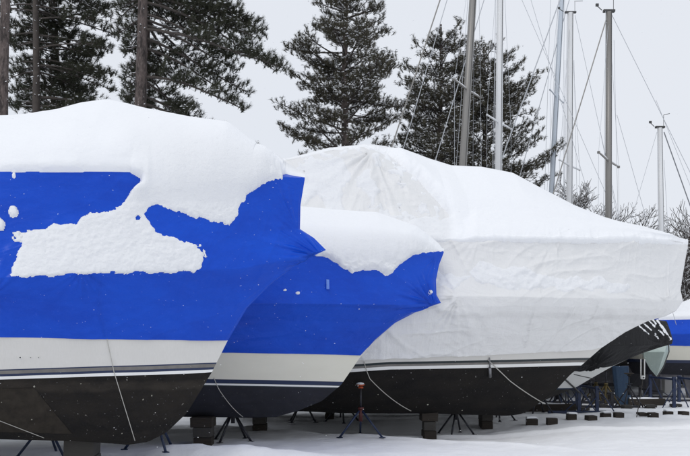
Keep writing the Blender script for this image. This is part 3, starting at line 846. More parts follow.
# ---------------- boat 4: black covered, white hull, behind the white wrap
b4 = Boat(3.0, 18.2, YAW, 1.5, 4.6, 2.0, 0.5)
r4 = empty('wrapped_boat', (b4.x0, b4.y0, 0), YAW)
tag(r4, 'boat with white hull under a black cover, its bow showing below the white wrapped one', 'boat', 'shrink wrapped boats in the yard')
stem4 = [(505, 414), (525, 409), (545, 400), (575, 388), (592, 378), (612, 366.5), (640, 354), (660, 347.5), (672, 344)]
b4.set_stem(stem4); b4.stem_px = stem4
b4.zb = b4.un(505, 414)[1]; b4.zg = b4.un(672, 344)[1]-0.02
SL4 = -5.5; SV4 = b4.un(500, 350, 1.2)[0]
lev4 = [keelcurve(b4, [(100, 408), (400, 411), (505, 414)]),
        hc(b4, [(300, 389.5), (500, 389.5), (560, 389.5)], 389), hc(b4, [(300, 388.5), (500, 388.3), (560, 388.2)], 388),
        hc(b4, [(300, 369), (500, 369), (580, 368)], 366)]
gw4 = hc(b4, [(300, 346), (500, 346), (600, 346), (650, 345)], 344)
lev4.append(gw4)
V, Fc, mi = build_hull(b4, r4, SL4, SV4, lev4, [16, 1, 6, 4], [0, 2, 1, 1], 90, 8)
mesh_obj('hull', V, Fc, [M['dark_paint'], M['white_gel'], M['keel_blue']], r4, True, mi)
cb4 = hc(b4, [(300, 370), (520, 370), (560, 369.5), (578, 371.5), (590, 371), (598, 367)], 366)
e4 = b4.un(667, 322)[0]
dtp4 = lambda s_: 1.35*(1-(1-np.clip((e4-s_)/4.2, 0, 1))**2.0)
tp4 = np.array([tuple(r) for r in b4.curve([(300, 318), (520, 318), (600, 319), (640, 320)], dtp4)] + [b4.un(667, 322)])
rg4 = np.array(sorted([b4.un(300, 312), b4.un(500, 313), b4.un(600, 315), b4.un(640, 318), b4.un(666, 321)]))
b4_inset = 0.05
keys4 = [(cb4, 'hull'), (gw4, 'hull'), (tp4, dtp4), (rg4, lambda s_: 0*s_)]
prof4 = [[(612, 366), (640, 354), (660, 347.5), (672, 344)], [(672, 344), (673, 340), (670, 330), (667, 322)], None]
P4, u4 = build_cover(b4, SL4, SV4, keys4, prof4, [30, 30, 10], 200, 8, creases=[(672, 344, 0.05, 0.5, 12), (600, 366, 0.05, 0.5, 10), (640, 330, 0.04, 0.5, 10)], wr_amp=0.014, seed=33, inset=0.05)
cover_mesh('canvas_cover', P4, M['black_canvas'], r4)
PX, PY = b4.proj(P4[:, :, 0], -P4[:, :, 1], P4[:, :, 2]); a_, z_ = P4[:, :, 0], P4[:, :, 2]
t4 = np.zeros(PX.shape)
for (ax, ay, bx, by, wd_) in [(638, 325, 649, 334, 0.35), (642, 322, 656, 334, 0.45), (648, 320, 664, 335, 0.5), (655, 335, 661, 341, 0.4), (657, 320, 669, 336, 0.9), (652, 319, 656, 324, 0.7), (659, 322, 661, 327, 0.8), (664, 330, 671, 339, 1.0), (655, 326, 657, 330, .6)]:
    ex, ey = bx-ax, by-ay
    tt = np.clip(((PX-ax)*ex+(PY-ay)*ey)/(ex*ex+ey*ey), 0, 1)
    dd = np.hypot(PX-ax-tt*ex, PY-ay-tt*ey)
    t4 = np.maximum(t4, edge_t((wd_*0.8-dd)/44+0.016*fbm(a_*10, z_*10, 0, 7, 3), 0.02, 0.03))
t4f = t4*0
snow_mesh('snow_streaks', b4, P4, t4, t4f, [M['snow']], r4)
# boat 6: blue covered at the far right
b6 = Boat(10.9, 24.0, YAW, 1.6, 5.0, 2.0, 0.5)
r6 = empty('wrapped_boat', (b6.x0, b6.y0, 0), YAW)
tag(r6, 'distant blue covered boat at the right edge with cream hull and navy stripe', 'boat', 'shrink wrapped boats in the yard')
stem6 = [(760, 378), (790, 372), (815, 362), (850, 340), (880, 325)]
b6.set_stem(stem6); b6.stem_px = stem6
b6.zb = b6.un(760, 378)[1]; b6.zg = b6.un(880, 325)[1]
SL6 = b6.un(640, 350)[0]; SV6 = SL6+0.02
lev6 = [keelcurve(b6, [(655, 374), (700, 376), (760, 378)]),
        hc(b6, [(640, 362.8), (690, 363.2), (760, 363)], 362), hc(b6, [(640, 359.5), (690, 360.3), (760, 360)], 359),
        hc(b6, [(640, 347), (690, 347), (800, 343)], 340)]
gw6 = hc(b6, [(640, 334), (690, 334), (800, 330)], 325)
lev6.append(gw6)
V, Fc, mi = build_hull(b6, r6, SL6, SV6, lev6, [12, 2, 5, 4], [0, 2, 1, 1], 60, 2)
mesh_obj('hull', V, Fc, [M['bottom_navy'], M['gelcoat_cream'], M['stripe_navy']], r6, True, mi)
cb6 = hc(b6, [(640, 345.5), (690, 346), (800, 342)], 338)
e6 = b6.un(880, 318)[0]
dtp6 = lambda s_: 1.2*(1-(1-np.clip((e6-s_)/4.2, 0, 1))**2.0)
tp6 = np.array([tuple(r) for r in b6.curve([(640, 319), (690, 318), (800, 316)], dtp6)] + [b6.un(880, 318)])
rg6 = np.array(sorted([b6.un(640, 320), b6.un(668, 315), b6.un(680, 309), b6.un(700, 301), b6.un(800, 300), b6.un(880, 316)]))
P6, u6 = build_cover(b6, SL6-0.04, SV6, [(cb6, 'hull'), (gw6, 'hull'), (tp6, dtp6), (rg6, lambda s_: 0*s_)], [[(853, 338), (880, 325)], None, None], [20, 20, 16], 120, 2, creases=[(672, 346, .05, .4, 9)], seed=43)
cover_mesh('shrink_wrap', P6, M['blue_wrap'], r6)
rowi = np.arange(P6.shape[0])[:, None]*np.ones((1, P6.shape[1]))
t6 = np.where(rowi > 38, 0.17*np.sqrt(np.clip((rowi-38)/6, 0, 1)), 0)
snow_mesh('snow_blanket', b6, P6, t6, t6, [M['snow']], r6)

# ------------------------------------------------------------------ ground
def gz(x, y):
    x = np.asarray(x, float); y = np.asarray(y, float)
    pxx = 345 + F*x/y
    # low bank of ploughed snow between the nearest boat and the next
    r1y = 11.35 + 0.25*np.sin(x*0.9)
    h1 = (0.215 + 0.03*vnoise(x*1.2, y*0, 0, 3)+0.012*vnoise(x*9, y*9, 0, 6))*np.exp(-((y-r1y)/0.32)**2)*np.clip((x+3.2)/0.8, 0.25, 1)*np.clip((0.2-x)/1.6, 0, 1)
    # ledge: less snow has drifted in under the big boat
    ln = 14.33 - 0.53*x + 0.05*np.sin(x*3.1)+0.05*vnoise(x*2.5, 0, 0, 14)
    st_ = np.clip((y-ln)/0.10, 0, 1); st_ = st_*st_*(3-2*st_)
    h2 = -0.14*st_*np.clip((17.2-y)/1.2, 0, 1)*np.clip((4.6-x)/1.8, 0, 1)*np.clip((x+4)/1.2, 0, 1)
    h2 = h2 + 0.03*np.exp(-((y-ln+0.15)/0.14)**2)*np.clip((4.6-x)/1.8, 0, 1)*np.clip((x+4)/1.2, 0, 1)
    # wheel ruts of the boat lift running across the yard
    for r0 in (14.9, 17.4, 19.2):
        yy_ = y - r0 - 0.06*x - 0.12*np.sin(x*0.7+r0)
        h2 = h2 + 0.035*np.exp(-((yy_-0.22)/0.10)**2) - 0.045*np.exp(-(yy_/0.14)**2)
    h = h1 + h2
    amp = np.clip((y-5)/10, 0.3, 1)
    h = h + 0.025*fbm(x*0.5, y*0.9, 0, 5, 3)*amp + 0.012*vnoise(x*3, y*3, 0, 8) + 0.006*vnoise(x*8, y*8, 0, 9)
    return h
xs = np.concatenate([np.linspace(-300, -14, 24), np.linspace(-13, 16, 480), np.linspace(17, 300, 24)])
ys = np.concatenate([[-60, -20, 0.5, 3], np.linspace(7, 24, 520), np.linspace(25, 60, 50), np.geomspace(64, 900, 24)])
GX, GY = np.meshgrid(xs, ys)
GZ = gz(GX, np.maximum(GY, 1.0)); GZ = np.where((GY < 4) | (GY > 70), 0.0, GZ)
g = mesh_obj('ground', np.stack([GX, GY, GZ], -1).reshape(-1, 3), grid_faces(*GX.shape), M['snow_ground'], None, True)
tag(g, kind='structure')
def gh(x, y): return float(gz(x, y))

# ------------------------------------------------------------------ jack stands, blocks, ropes
def jack_stand(H=1.0, legmat='dark_steel', spread=0.36, hub=0.55, nleg=4, seed=0, tilt=0.35, padm='orange_pad', hubm=None):
    root = empty('jack_stand', (0, 0, 0))
    for k in range(nleg):
        an = 2*math.pi*(k+0.5)/nleg + seed
        m = MB()
        m.tube([(0.03*math.cos(an), 0.03*math.sin(an), hub), (spread*math.cos(an), spread*math.sin(an), 0.02)], 0.019, 8)
        m.box((spread*math.cos(an), spread*math.sin(an), 0.02), (0.09, 0.07, 0.012), an)
        m.build('leg', M[legmat], root, True)
    m = MB(); m.tube([(0, 0, hub-0.2), (0, 0, hub+0.06)], 0.034, 12); m.tube([(0, 0, hub+0.03), (0, 0, hub+0.07)], 0.05, 12)
    m.build('hub', M[hubm or legmat], root, True)
    m = MB(); m.tube([(0, 0, hub+0.04), (0, 0, H-0.05)], 0.017, 8)
    m.tube([(-0.09, 0, hub+0.11), (0.09, 0, hub+0.11)], 0.009, 6)
    m.build('screw_rod', M['dark_steel'], root, True)
    m = MB()
    n = 12; vs = [(0, 0, H-0.05)]
    m.tube([(0, 0, H-0.07), (0, 0, H-0.04)], 0.045, 10)
    ring = []
    prf = [(0.02, -0.035), (0.10, -0.02), (0.14, 0.0), (0.10, 0.012), (0.02, 0.016)]
    vs = [(r_*math.cos(2*math.pi*k/20), r_*0.55*math.sin(2*math.pi*k/20), H+z_) for r_, z_ in prf for k in range(20)]
    fs = [(i*20+k, i*20+(k+1) % 20, (i+1)*20+(k+1) % 20, (i+1)*20+k) for i in range(4) for k in range(20)] + [tuple(range(19, -1, -1)), tuple(range(80, 100))]
    m.add(vs, fs); o = m.build('pad', M[padm], root, True)
    m = MB(); vs = [(r_*math.cos(2*math.pi*k/16), r_*0.55*math.sin(2*math.pi*k/16)-.01, H+z_) for r_, z_ in [(0.13, 0.008), (0.11, 0.03), (0.05, 0.042)] for k in range(16)]
    fs = [(i*16+k, i*16+(k+1) % 16, (i+1)*16+(k+1) % 16, (i+1)*16+k) for i in range(2) for k in range(16)] + [tuple(range(32, 48))]
    m.add(vs, fs)
    if padm == 'orange_pad': m.build('snow_cap', M['snow'], o, True)
    return root
def copy_thing(root):
    r = root.copy(); col.objects.link(r)
    for ch in root.children:
        c = ch.copy(); c.parent = r; col.objects.link(c)
        for g_ in ch.children:
            d_ = g_.copy(); d_.parent = c; col.objects.link(d_)
    return r
stand_dark = jack_stand(0.95, 'dark_steel', padm='wood')
stand_blue = jack_stand(1.0, 'blue_steel', hubm='red_paint', nleg=3, spread=0.42, hub=0.5)
stand_plain = jack_stand(1.0, 'blue_steel', nleg=3, spread=0.4, padm='wood')
placed = {}
def put(proto, x, Y, label, rz=0.0, sc_=1.0, group='jack stands under the boats', Xshift=0):
    o = proto if id(proto) not in placed else copy_thing(proto)
    placed[id(proto)] = 1
    X = (x-345)/F*Y
    o.location = (X, Y, gh(X, Y)-0.01); o.rotation_euler = (0, 0, rz); o.scale = (1, 1, sc_)
    tag(o, label, 'boat stand', group); return o
put(stand_plain, 46, 11.2, 'blue tripod stand under the nearest boat, leftmost in the photo', 0.5, 0.9)
put(stand_plain, 154, 11.1, 'dark blue stand just behind the bow bottom of the nearest boat', 2.2, 0.95)
put(stand_dark, 233, 13.2, 'thin black stand in the gap beside the tall wooden post under the middle boat', 0.3, 0.85)
put(stand_dark, 342, 17.2, 'small far stand seen past the bow bottom of the middle boat', 0.9, 0.85)
put(stand_dark, 303, 17.0, 'far stand in shade below the middle boat, partly hidden by its bow', 0.1, 0.85)
put(stand_dark, 456, 15.7, 'black stand right of the broad block under the white wrapped boat', 0.4, 0.85)
put(stand_dark, 445, 17.6, 'far stand behind the black one, right of the broad wooden block', 0.0, 0.85)
put(stand_dark, 498, 17.0, 'far stand right of the smaller block under the white wrapped boat', 0.7, 0.85)
# the near stand whose pad shows on the black bottom of boat 3
dd = 1.5
for _ in range(30):
    a, z = b3.un(360, 385, dd); dd = 0.5*dd + 0.5*float(b3.hull_d(a, z))
X3 = b3.x0 + a*b3.c + (dd+0.12)*b3.sn; Y3 = b3.y0 + a*b3.sn - (dd+0.12)*b3.c
o = put(stand_blue, 345+F*X3/Y3, Y3, 'red and blue tripod stand with an orange pad against the black hull', math.radians(-90), 1.0)
zp = CH-(384-HY)/F*Y3
o.scale = (1, 1, (zp-gh(X3, Y3))/1.0)
# yellow stands in the yard behind
stand_yel = jack_stand(1.0, 'yellow_steel', padm='wood')
put(stand_yel, 606, 20.6, 'yellow stand in the clutter left of the blue keel', 0.4, 1.0)
put(stand_yel, 596, 22.6, 'far yellow stand left of the nearer yellow one', 0.9, 0.9)

def block_stack(x, Y, wpx, ytop, label, nlay=3, rz=0.0, mt='wood', topw=None, snowcap=False, dep=0.4):
    X = (x-345)/F*Y; z0 = gh(X, Y)-0.03; zt = CH-(ytop-HY)/F*Y; wd_ = wpx/F*Y
    root = empty('block_stack', (X, Y, z0), rz)
    H = zt-z0
    for k in range(nlay):
        m = MB(); h = H/nlay
        w_ = wd_*(topw if (topw and k == nlay-1) else 1.0)
        m.box((R.uniform(-.015, .015), 0, h*(k+.5)), (w_, dep, h-0.006), R.uniform(-.05, .05), 0.004, bev=0.008)
        m.build('timber', M[mt if k % 2 == 0 else ('wood_grey' if mt == 'wood' else mt)], root)
    if snowcap:
        m = MB(); m.box((0, 0, H+0.015), (wd_*1.0, dep*.95, 0.035), 0, 0.006, bev=0.014)
        m.build('snow_cap', M['snow'], root, True)
    tag(root, label, 'wooden blocks', 'timber blocks under the boats')
    return root
block_stack(83, 10.35, 29, 438.5, 'grey timber block under the nearest boat', 2, 0.05, 'wood_grey')
block_stack(204, 12.75, 18, 416.5, 'brown wooden post of stacked blocks under the middle boat', 3, 0.03, 'wood', 1.2)
block_stack(260, 14.9, 13, 414, 'dark block behind the middle boat, low in its shade', 2)
block_stack(429, 15.1, 12, 411.5, 'broad dark block under the white wrapped boat', 3, 0, 'wood', 1.35)
block_stack(486, 16.4, 11, 412, 'smaller dark block under the white wrapped boat near its bow', 2)
block_stack(330, 17.5, 9, 408, 'narrow dark block left of the red and blue tripod stand', 2)
far_blocks = [(531.5, 16.3, 11, 418.5, 'snowy flat block below the black bow, leftmost of the far blocks'),
              (551.5, 16.2, 10, 418, 'square dark block just right of the flat snowy one'),
              (572, 17.1, 9, 414, 'low block with a cap of snow, third from the left of the far blocks'),
              (590.5, 16.95, 9.5, 415.5, 'brown block below the blue cradle post'),
              (606, 17.6, 8.5, 413, 'black low block left of the one under the blue keel'),
              (619, 17.5, 8.5, 412.5, 'black block right under the blue keel'),
              (641.5, 18.0, 8, 412.5, 'low block left of the one under the grey keel'),
              (653.5, 17.8, 8, 412.5, 'dark block under the grey keel'),
              (668.5, 18.2, 7.5, 411.3, 'small brown block left of the block at the right edge'),
              (684, 18.1, 7.5, 411.2, 'brown block at the right edge of the yard')]
for i, (x, Y, w_, yt, lb) in enumerate(far_blocks):
    block_stack(x, Y, w_, yt, lb, 1, R.uniform(-.15, .15), 'wood', None, i in (0, 2, 4, 8), 0.22)

for (x, Y, lb, rz) in [(538, 18.6, 'dark stand at the left end of the far clutter, under the black bow', .2), (557, 19.4, 'dark stand in the clutter left of the blue cradle uprights', .9), (567, 20.8, 'farther dark stand close beside the left blue cradle upright', .4),
                       (590, 20.2, 'dark stand between the two blue cradle uprights', 1.3), (629, 20.4, 'dark stand hard against the right side of the blue keel', .1)]:
    put(stand_dark, x, Y, lb, rz, R.uniform(.9, 1.15))
for (x, Y, w_, yt, lb) in [(545, 19.6, 12, 406, 'heavy dark block behind the snowy flat one'), (583, 19.4, 9, 407, 'dark block set back between the cradle uprights'), (600, 20.2, 8, 404, 'dark block under the yellow stand'), (627, 19.9, 9, 405, 'dark block behind the one under the blue keel'),
                           (650, 20.2, 10, 404.5, 'heavy dark block below the grey keel, set back'), (676, 20.8, 9, 404, 'dark block at the foot of the blue cradle near the right edge')]:
    block_stack(x, Y, w_, yt, lb, 2, R.uniform(-.2, .2), 'wood', None, False, 0.3)

def cradle(x0p, x1p, Y, ybeam, posts, label, mt='blue_steel'):
    """steel cradle: long base beam, uprights, diagonal braces"""
    X0, X1 = (x0p-345)/F*Y, (x1p-345)/F*Y
    root = empty('boat_cradle', ((X0+X1)/2, Y, 0.0))
    cx = (X0+X1)/2; zb = CH-(ybeam-HY)/F*Y
    for j, yy in enumerate((0.0, 1.6)):
        m = MB(); m.box((0, yy, zb), (X1-X0, 0.09, 0.08)); m.build('base_beam', M['dark_steel' if j else mt], root)
    for xp, yt in posts:
        for yy in (0.0, 1.6):
            Yp = Y+yy; X = (xp-345)/F*Y - cx; zt = CH-(yt-HY)/F*Y
            m = MB(); m.box((X, yy, (zb+zt)/2+0.02), (0.075, 0.07, zt-zb-0.04)); m.build('upright', M[mt], root)
            m = MB(); m.tube([(X+0.02, yy-0.055, zt-0.05), (X+0.38, yy-0.055, zb+0.03)], 0.015, 6)
            m.tube([(X-0.02, yy-0.06, zt-0.25), (X-0.35, yy-0.06, zb+0.03)], 0.013, 6); m.build('brace', M[mt], root)
        m = MB(); m.box((X, 0.8, zt-0.06), (0.07, 1.5, 0.05)); m.build('cross_beam', M[mt], root)
    tag(root, label, 'boat cradle', 'steel cradles in the yard'); return root
cradle(548, 606, 18.6, 412.5, [(579, 388), (597, 386)], 'blue steel cradle with two uprights below the black covered bow')
cradle(655, 720, 20.6, 411, [(674, 377), (705, 378)], 'blue steel cradle near the right edge of the photo')
cradle(520, 640, 20.3, 407, [(540, 396), (612, 392)], 'dark long cradle lying behind the blue one', 'dark_steel')
cradle(600, 700, 22.6, 401, [(630, 392), (661, 390)], 'dark cradle behind the grey keel', 'dark_steel')

def rope(name_pts, r, label, sag=0.0, mt='rope', cat='rope'):
    mb = world_rope(name_pts, r, sag)
    o = mb.build('rope', M[mt], None, True); tag(o, label, cat); return o
def on_hull(bt, x, y, off=0.03):
    dd = bt.B*0.8
    for _ in range(40):
        a, z = bt.un(x, y, dd+off); dd = 0.5*dd+0.5*float(bt.hull_d(a, z))
    d = dd+off
    return Vector((bt.x0+a*bt.c+d*bt.sn, bt.y0+a*bt.sn-d*bt.c, z))
def hull_line(bt, p, q, n=14, off=0.02, sagpx=0.0):
    """photo-pixel line laid against the hull side"""
    return [on_hull(bt, p[0]+(q[0]-p[0])*k/n, p[1]+(q[1]-p[1])*k/n + sagpx*4*(k/n)*(1-k/n), off) for k in range(n+1)]
def hull_rope(bt, segs, r, label, root):
    pts = []
    for (p, q, sg) in segs: pts += hull_line(bt, p, q, 14, 0.018, sg)[(1 if pts else 0):]
    mb = MB(); mb.tube(pts, r, 6)
    # in boat coordinates
    o = mb.build('rope', M['rope'], None, True); tag(o, label, 'rope', 'tie down ropes hanging from the covers'); return o
hull_rope(b1, [((107, 339), (114, 372), 0), ((114, 372), (135, 441), 0)], 0.0045, 'pale rope hanging straight down the side of the nearest boat', r1)
hull_rope(b1, [((-60, 398), (44, 438), 0)], 0.004, 'thin rope running down the black bottom at the lower left corner', r1)
hull_rope(b2, [((214, 378), (222, 394), 1.5), ((222, 394), (243, 417), 2)], 0.0055, 'short curved rope on the navy bottom of the middle boat', r2)
hull_rope(b3, [((364, 362), (370, 379), 1), ((370, 379), (411, 411), 3)], 0.0075, 'rope curving down the black hull from behind the bow of the middle boat', r3)
hull_rope(b3, [((488, 360), (510, 381), 0), ((510, 381), (545, 404), 1)], 0.009, 'taut rope slanting down to the bow of the white wrapped boat', r3)
# small shackle hanging under the rope's knot
mb = MB(); mb.tube([on_hull(b3, 489.5, 358, .03), on_hull(b3, 490, 368, .03)], 0.012, 6); mb.tube([on_hull(b3, 489.8, 368, .03), on_hull(b3, 490.2, 377, .03)], 0.028, 8)
o = mb.build('hook', M['steel'], None, True); tag(o, 'small metal hook dangling on the white wrapped boat where its rope starts', 'hook')
# fender and line at right
pts = [px(643, 352, 18.0), px(643, 377, 18.0), px(641, 392, 18.0), px(635.5, 424, 17.6)]
rope(pts, 0.01, 'thin dark line hanging to the snow below the black bow', 0.0, 'wood_grey')
root = empty('fender', tuple(px(642.7, 377, 17.95))); tag(root, 'slim white fender frame hanging under the black bow', 'fender')
m = MB(); 
for dx in (-0.042, 0.042): m.tube([(dx, 0, 0), (dx, 0, 0.40)], 0.012, 6)
m.build('frame', M['white_gel'], root, True)
m = MB(); m.tube([(0, 0, -0.05), (0, 0, 0.03)], [0.045, 0.055], 12); m.tube([(0, -0.05, -0.012), (0, -0.062, -0.012)], 0.02, 8, 1)
m.build('cap', [M['white_gel'], M['fitting']], root, True)
# seam rib on boat 4's hull
mb = MB(); mb.tube(hull_line(b4, (563, 377.5), (580, 393), 8, 0.012), 0.02, 6); mb.tube(hull_line(b4, (574, 374.5), (594, 379), 8, 0.012), 0.009, 6)
o = mb.build('rope', M['fitting'], None, True); tag(o, 'black strap across the white hull below the black cover', 'strap')

# ------------------------------------------------------------------ sailing boats behind (masts)
def sail_hull_mesh(L, B, z0, z1, mats, root, full=False):
    n, m_ = 40, 10
    P = []
    for j in range(m_+1):
        v = j/m_
        t = np.linspace(0, 1, n+1)
        bow = 1-0.10*(1-v)
        x = -L/2 + t*L*(0.97 if v == 1 else 0.90+0.07*v) + (1-v)*0.5*(1-t)
        hb = B*np.clip(np.sin(np.pi*np.clip(t*0.86+0.14, 0, 1))**0.8, 0, 1)*v**0.45
        zz = z0 + (z1-z0)*v + 0.25*(t-0.4)**2*v + (1-v)*0.9*np.abs(t-0.45)**2.2
        P.append(np.stack([x, -hb, zz], -1))
    P = np.array(P); far = P.copy(); far[:, :, 1] *= -1
    nr, nc = m_+1, n+1
    f = grid_faces(nr, nc)
    mi = (np.repeat(np.arange(m_), n) >= 6).astype(int)
    top = (nr-1)*nc+np.arange(nc)
    dk = np.stack([top[:-1], top[1:], top[1:]+nr*nc, top[:-1]+nr*nc], -1)
    c0 = np.arange(nr)*nc
    tr = np.stack([c0[:-1], c0[1:], c0[1:]+nr*nc, c0[:-1]+nr*nc], -1)
    V = np.concatenate([P.reshape(-1, 3), far.reshape(-1, 3)])
    FF = np.concatenate([f, f[:, ::-1]+nr*nc, dk, tr]); mi = np.concatenate([mi, mi, np.full(nc-1, 1), np.zeros(nr-1, int)])
    return mesh_obj('hull', V, FF, mats, root, True, mi)

def prism(mb, pts, th, taper=1.0):
    """pts in x-z outline; thickness along y, rounded to a foil by a thinner rim"""
    n = len(pts); c = (sum(p[0] for p in pts)/n, sum(p[1] for p in pts)/n)
    vs = []
    for sgn in (-1, 1):
        for p in pts: vs.append((p[0], sgn*th*0.2, p[1]))
    for sgn in (-1, 1):
        for p in pts: vs.append((c[0]+(p[0]-c[0])*0.75, sgn*th*0.5, c[1]+(p[1]-c[1])*0.97))
    fs = [tuple(range(2*n, 3*n)), tuple(range(4*n-1, 3*n-1, -1))]
    for i in range(n):
        j = (i+1) % n
        fs.append((i, j, n+j, n+i)); fs.append((i, 2*n+i, 2*n+j, j)); fs.append((n+i, n+j, 3*n+j, 3*n+i))
    mb.add(vs, fs)

YS = math.radians(-20)
def sailboat(Y, base, top, wpx, mm, spreaders, wires, label, hullm='dark_paint', deckm='dark_paint', keel=None, z0=0.95, ztop=2.2, masthead=True, L=8.5, fullkeel=False, hoff=0.0, yaw=YAW, keelm='keel_grey'):
    (bx, by), (tx, ty) = base, top
    P0 = px(bx, by, Y)
    dirx = (px(tx, ty, Y)-P0); 
    zdeck = ztop-0.1
    t = (zdeck-P0.z)/dirx.z; B0 = P0 + dirx*t
    root = empty('sailing_boat', (B0.x, Y, 0), 0)
    tag(root, label, 'sailboat', 'sailing boats standing behind the wrapped ones')
    loc = lambda p: Vector((p.x-B0.x, p.y-Y, p.z))
    h = sail_hull_mesh(L, 1.35, z0, ztop, [M[hullm], M[deckm]], root); h.location = (hoff, 0, 0); h.rotation_euler = (0, 0, yaw)
    if keel:
        kx0, kx1, kb0, kb1, kyt, kyb = keel     # px outline: top x range, bottom x range, top y, bottom y
        m = MB(); q = [loc(px(kx0, kyt, Y)), loc(px(kx1, kyt, Y)), loc(px(kb1, kyb, Y)), loc(px(kb0, kyb, Y))]
        prism(m, [(p.x, p.z) for p in q], 0.22); m.build('keel', M[keelm], root)
    if fullkeel:
        m = MB(); prism(m, [(-L*.36+hoff, z0+.25), (L*.28+hoff, z0+.25), (L*.18+hoff, .32), (-L*.30+hoff, .22)], 0.35); m.build('keel', M[keelm], root)
    m = MB(); T0 = loc(B0); T1 = loc(px(tx, ty, Y)); r = wpx/F*Y/2
    m.tube([T0, T0.lerp(T1, .5), T1], [r, r, r*0.92], 14)
    mast = m.build('mast', M[mm], root, True)
    m = MB(); off_ = Vector((r*0.55, -r*0.86, 0)); m.tube([T0+off_, T1+off_*.92], r*.10, 4); m.build('mast_track', M['fitting'], mast)
    m = MB(); off_ = Vector((-r*1.25, -.06, 0)); m.tube([T0+off_*2.2, T0.lerp(T1, .5)+off_*1.3, T1+off_], .006, 4); m.build('halyard', M['wire_light'], root)
    if masthead:
        m = MB(); m.box((T1.x, T1.y, T1.z+0.03), (r*3.6, 0.10, 0.06)); m.tube([(T1.x-r*2.2, T1.y, T1.z+.05), (T1.x-r*3.6, T1.y, T1.z+.16)], 0.012, 5)
        m.tube([(T1.x+r*1.4, T1.y, T1.z+.05), (T1.x+r*1.4, T1.y, T1.z+.42)], 0.008, 5)
        m.tube([(T1.x+r*1.0, T1.y-.1, T1.z+.40), (T1.x+r*4.2, T1.y+.1, T1.z+.50)], 0.010, 5)
        m.box((T1.x-r*3.7, T1.y, T1.z+.19), (0.08, 0.04, 0.07))
        m.build('masthead_fitting', M['fitting'], mast)
    for (ya, halfpx) in spreaders:
        cz = CH-(ya-HY)/F*Y; tt = (cz-T0.z)/(T1.z-T0.z); c = T0.lerp(T1, tt)
        dY = 0.85; cw = c + Vector((B0.x, Y, 0)); xc = 345+F*cw.x/Y
        tips = []
        for sg in (-1, 1):
            Yt = Y + sg*dY
            tips.append(loc(Vector(((xc+sg*halfpx-345)/F*Yt, Yt, cw.z+0.03))))
        m = MB(); m.tube([tips[0], c, tips[1]], [0.019, 0.028, 0.019], 8)
        for tip in tips: m.box(tuple(tip), (0.06, 0.06, 0.06))
        sp_ = m.build('spreader', M[mm], root, True)
        m = MB(); up_ = Vector((0, 0, 0.026)); m.tube([tips[0].lerp(c, .1)+up_, tips[0].lerp(c, .6)+up_*1.4, tips[0].lerp(c, .9)+up_*1.2], [.012, .02, .014], 6)
        m.tube([c.lerp(tips[1], .15)+up_*1.2, c.lerp(tips[1], .6)+up_*1.3, c.lerp(tips[1], .9)+up_], [.014, .02, .012], 6); m.build('snow_line', M['snow'], sp_, True)
        for tip in tips:
            m = MB(); m.tube([T1-Vector((0, 0, .1)), tip, Vector((T0.x+(tip.x-T0.x)*1.1, (tip.y)*1.1, ztop))], 0.0045*Y/22, 5)
            m.build('shroud', M['wire_light'], root)
    for (xa, ya, xb, yb, rr, wm) in wires:
        m = MB(); A_, B_ = loc(px(xa, ya, Y)), loc(px(xb, yb, Y))
        m.tube([A_, B_], rr, 6); m.build('stay', M[wm], root)
    return root
Z = 'wire'; ZL = 'wire_light'
def ext(x0, y0, x1, y1, ye=325):
    """extend a wire down to row ye"""
    return (x0, y0, x1+(x1-x0)*(ye-y1)/(y1-y0), ye)
def ext2(x0, y0, x1, y1, yt, ye=325):
    k = (x1-x0)/(y1-y0)
    return (x0+k*(yt-y0), yt, x0+k*(ye-y0), ye)
sailboat(19.7+1.8, (608.5, 213), (609, 12), 6.4, 'mast_grey', [(161, 10)],
         [(*ext(606, 20, 562, 165, 330), 0.016, 'mast_grey'), (*ext(612, 15, 690, 172), 0.007, ZL), (*ext(617, 115, 641, 200), 0.006, ZL), (*ext(611, 60, 612, 215), 0.006, ZL), (*ext(614, 40, 618, 215), 0.005, ZL)],
         'sailing boat with a brown grey mast and a blue painted keel', keel=(612, 628, 617, 631, 366, 407), keelm='keel_blue', hoff=-3.0)
sailboat(24.0, (463, 165), (478, -85), 7.6, 'mast_grey', [(90, 13)],
         [(*ext2(440, 0, 393, 143, -120), 0.022, 'mast_grey'), (*ext2(447, 0, 405, 143, -120), 0.013, ZL), (*ext2(484, 0, 437, 155, -100), 0.014, ZL), (*ext2(474, 30, 473, 160, -60), 0.006, Z)],
         'sailing boat with a thick leaning grey mast, leftmost of the masts', masthead=False, z0=.7, fullkeel=True, hoff=1.5)
sailboat(27.0, (498.5, 170), (501, -85), 7.0, 'mast_white', [(123, 12)],
         [(*ext2(557, 8, 505, 150, -60), 0.020, ZL), (*ext2(522, 0, 548, 60, -60), 0.007, ZL), (*ext2(531, 0, 590, 200, -60), 0.007, ZL), (*ext2(495, 60, 494, 160, -50), 0.006, ZL)],
         'sailing boat with a stout white mast between the pines and the pale masts', masthead=False, z0=.7, fullkeel=True, hoff=2.5)
sailboat(30.0, (569.5, 200), (570.5, 13), 6.2, 'mast_white', [(166, 10)],
         [(*ext(575, 15, 600, 130), 0.008, ZL), (*ext(600, 130, 626, 260), 0.008, ZL), (*ext(565, 60, 564, 200), 0.007, ZL), (*ext(574, 60, 577, 200), 0.006, ZL)],
         'sailing boat with an upright white mast topped by a wind vane', z0=.7, fullkeel=True, hoff=3.0)
sailboat(33.0, (551.5, 193), (566, -80), 5.2, 'mast_pale', [(97, 6.5)],
         [(*ext2(558, 40, 535, 122, -60), 0.017, ZL), (*ext2(549, 50, 545, 180, -60), 0.008, ZL)],
         'sailing boat with a pale bluish mast leaning to the right', masthead=False, z0=.7, hoff=3.5, fullkeel=True)
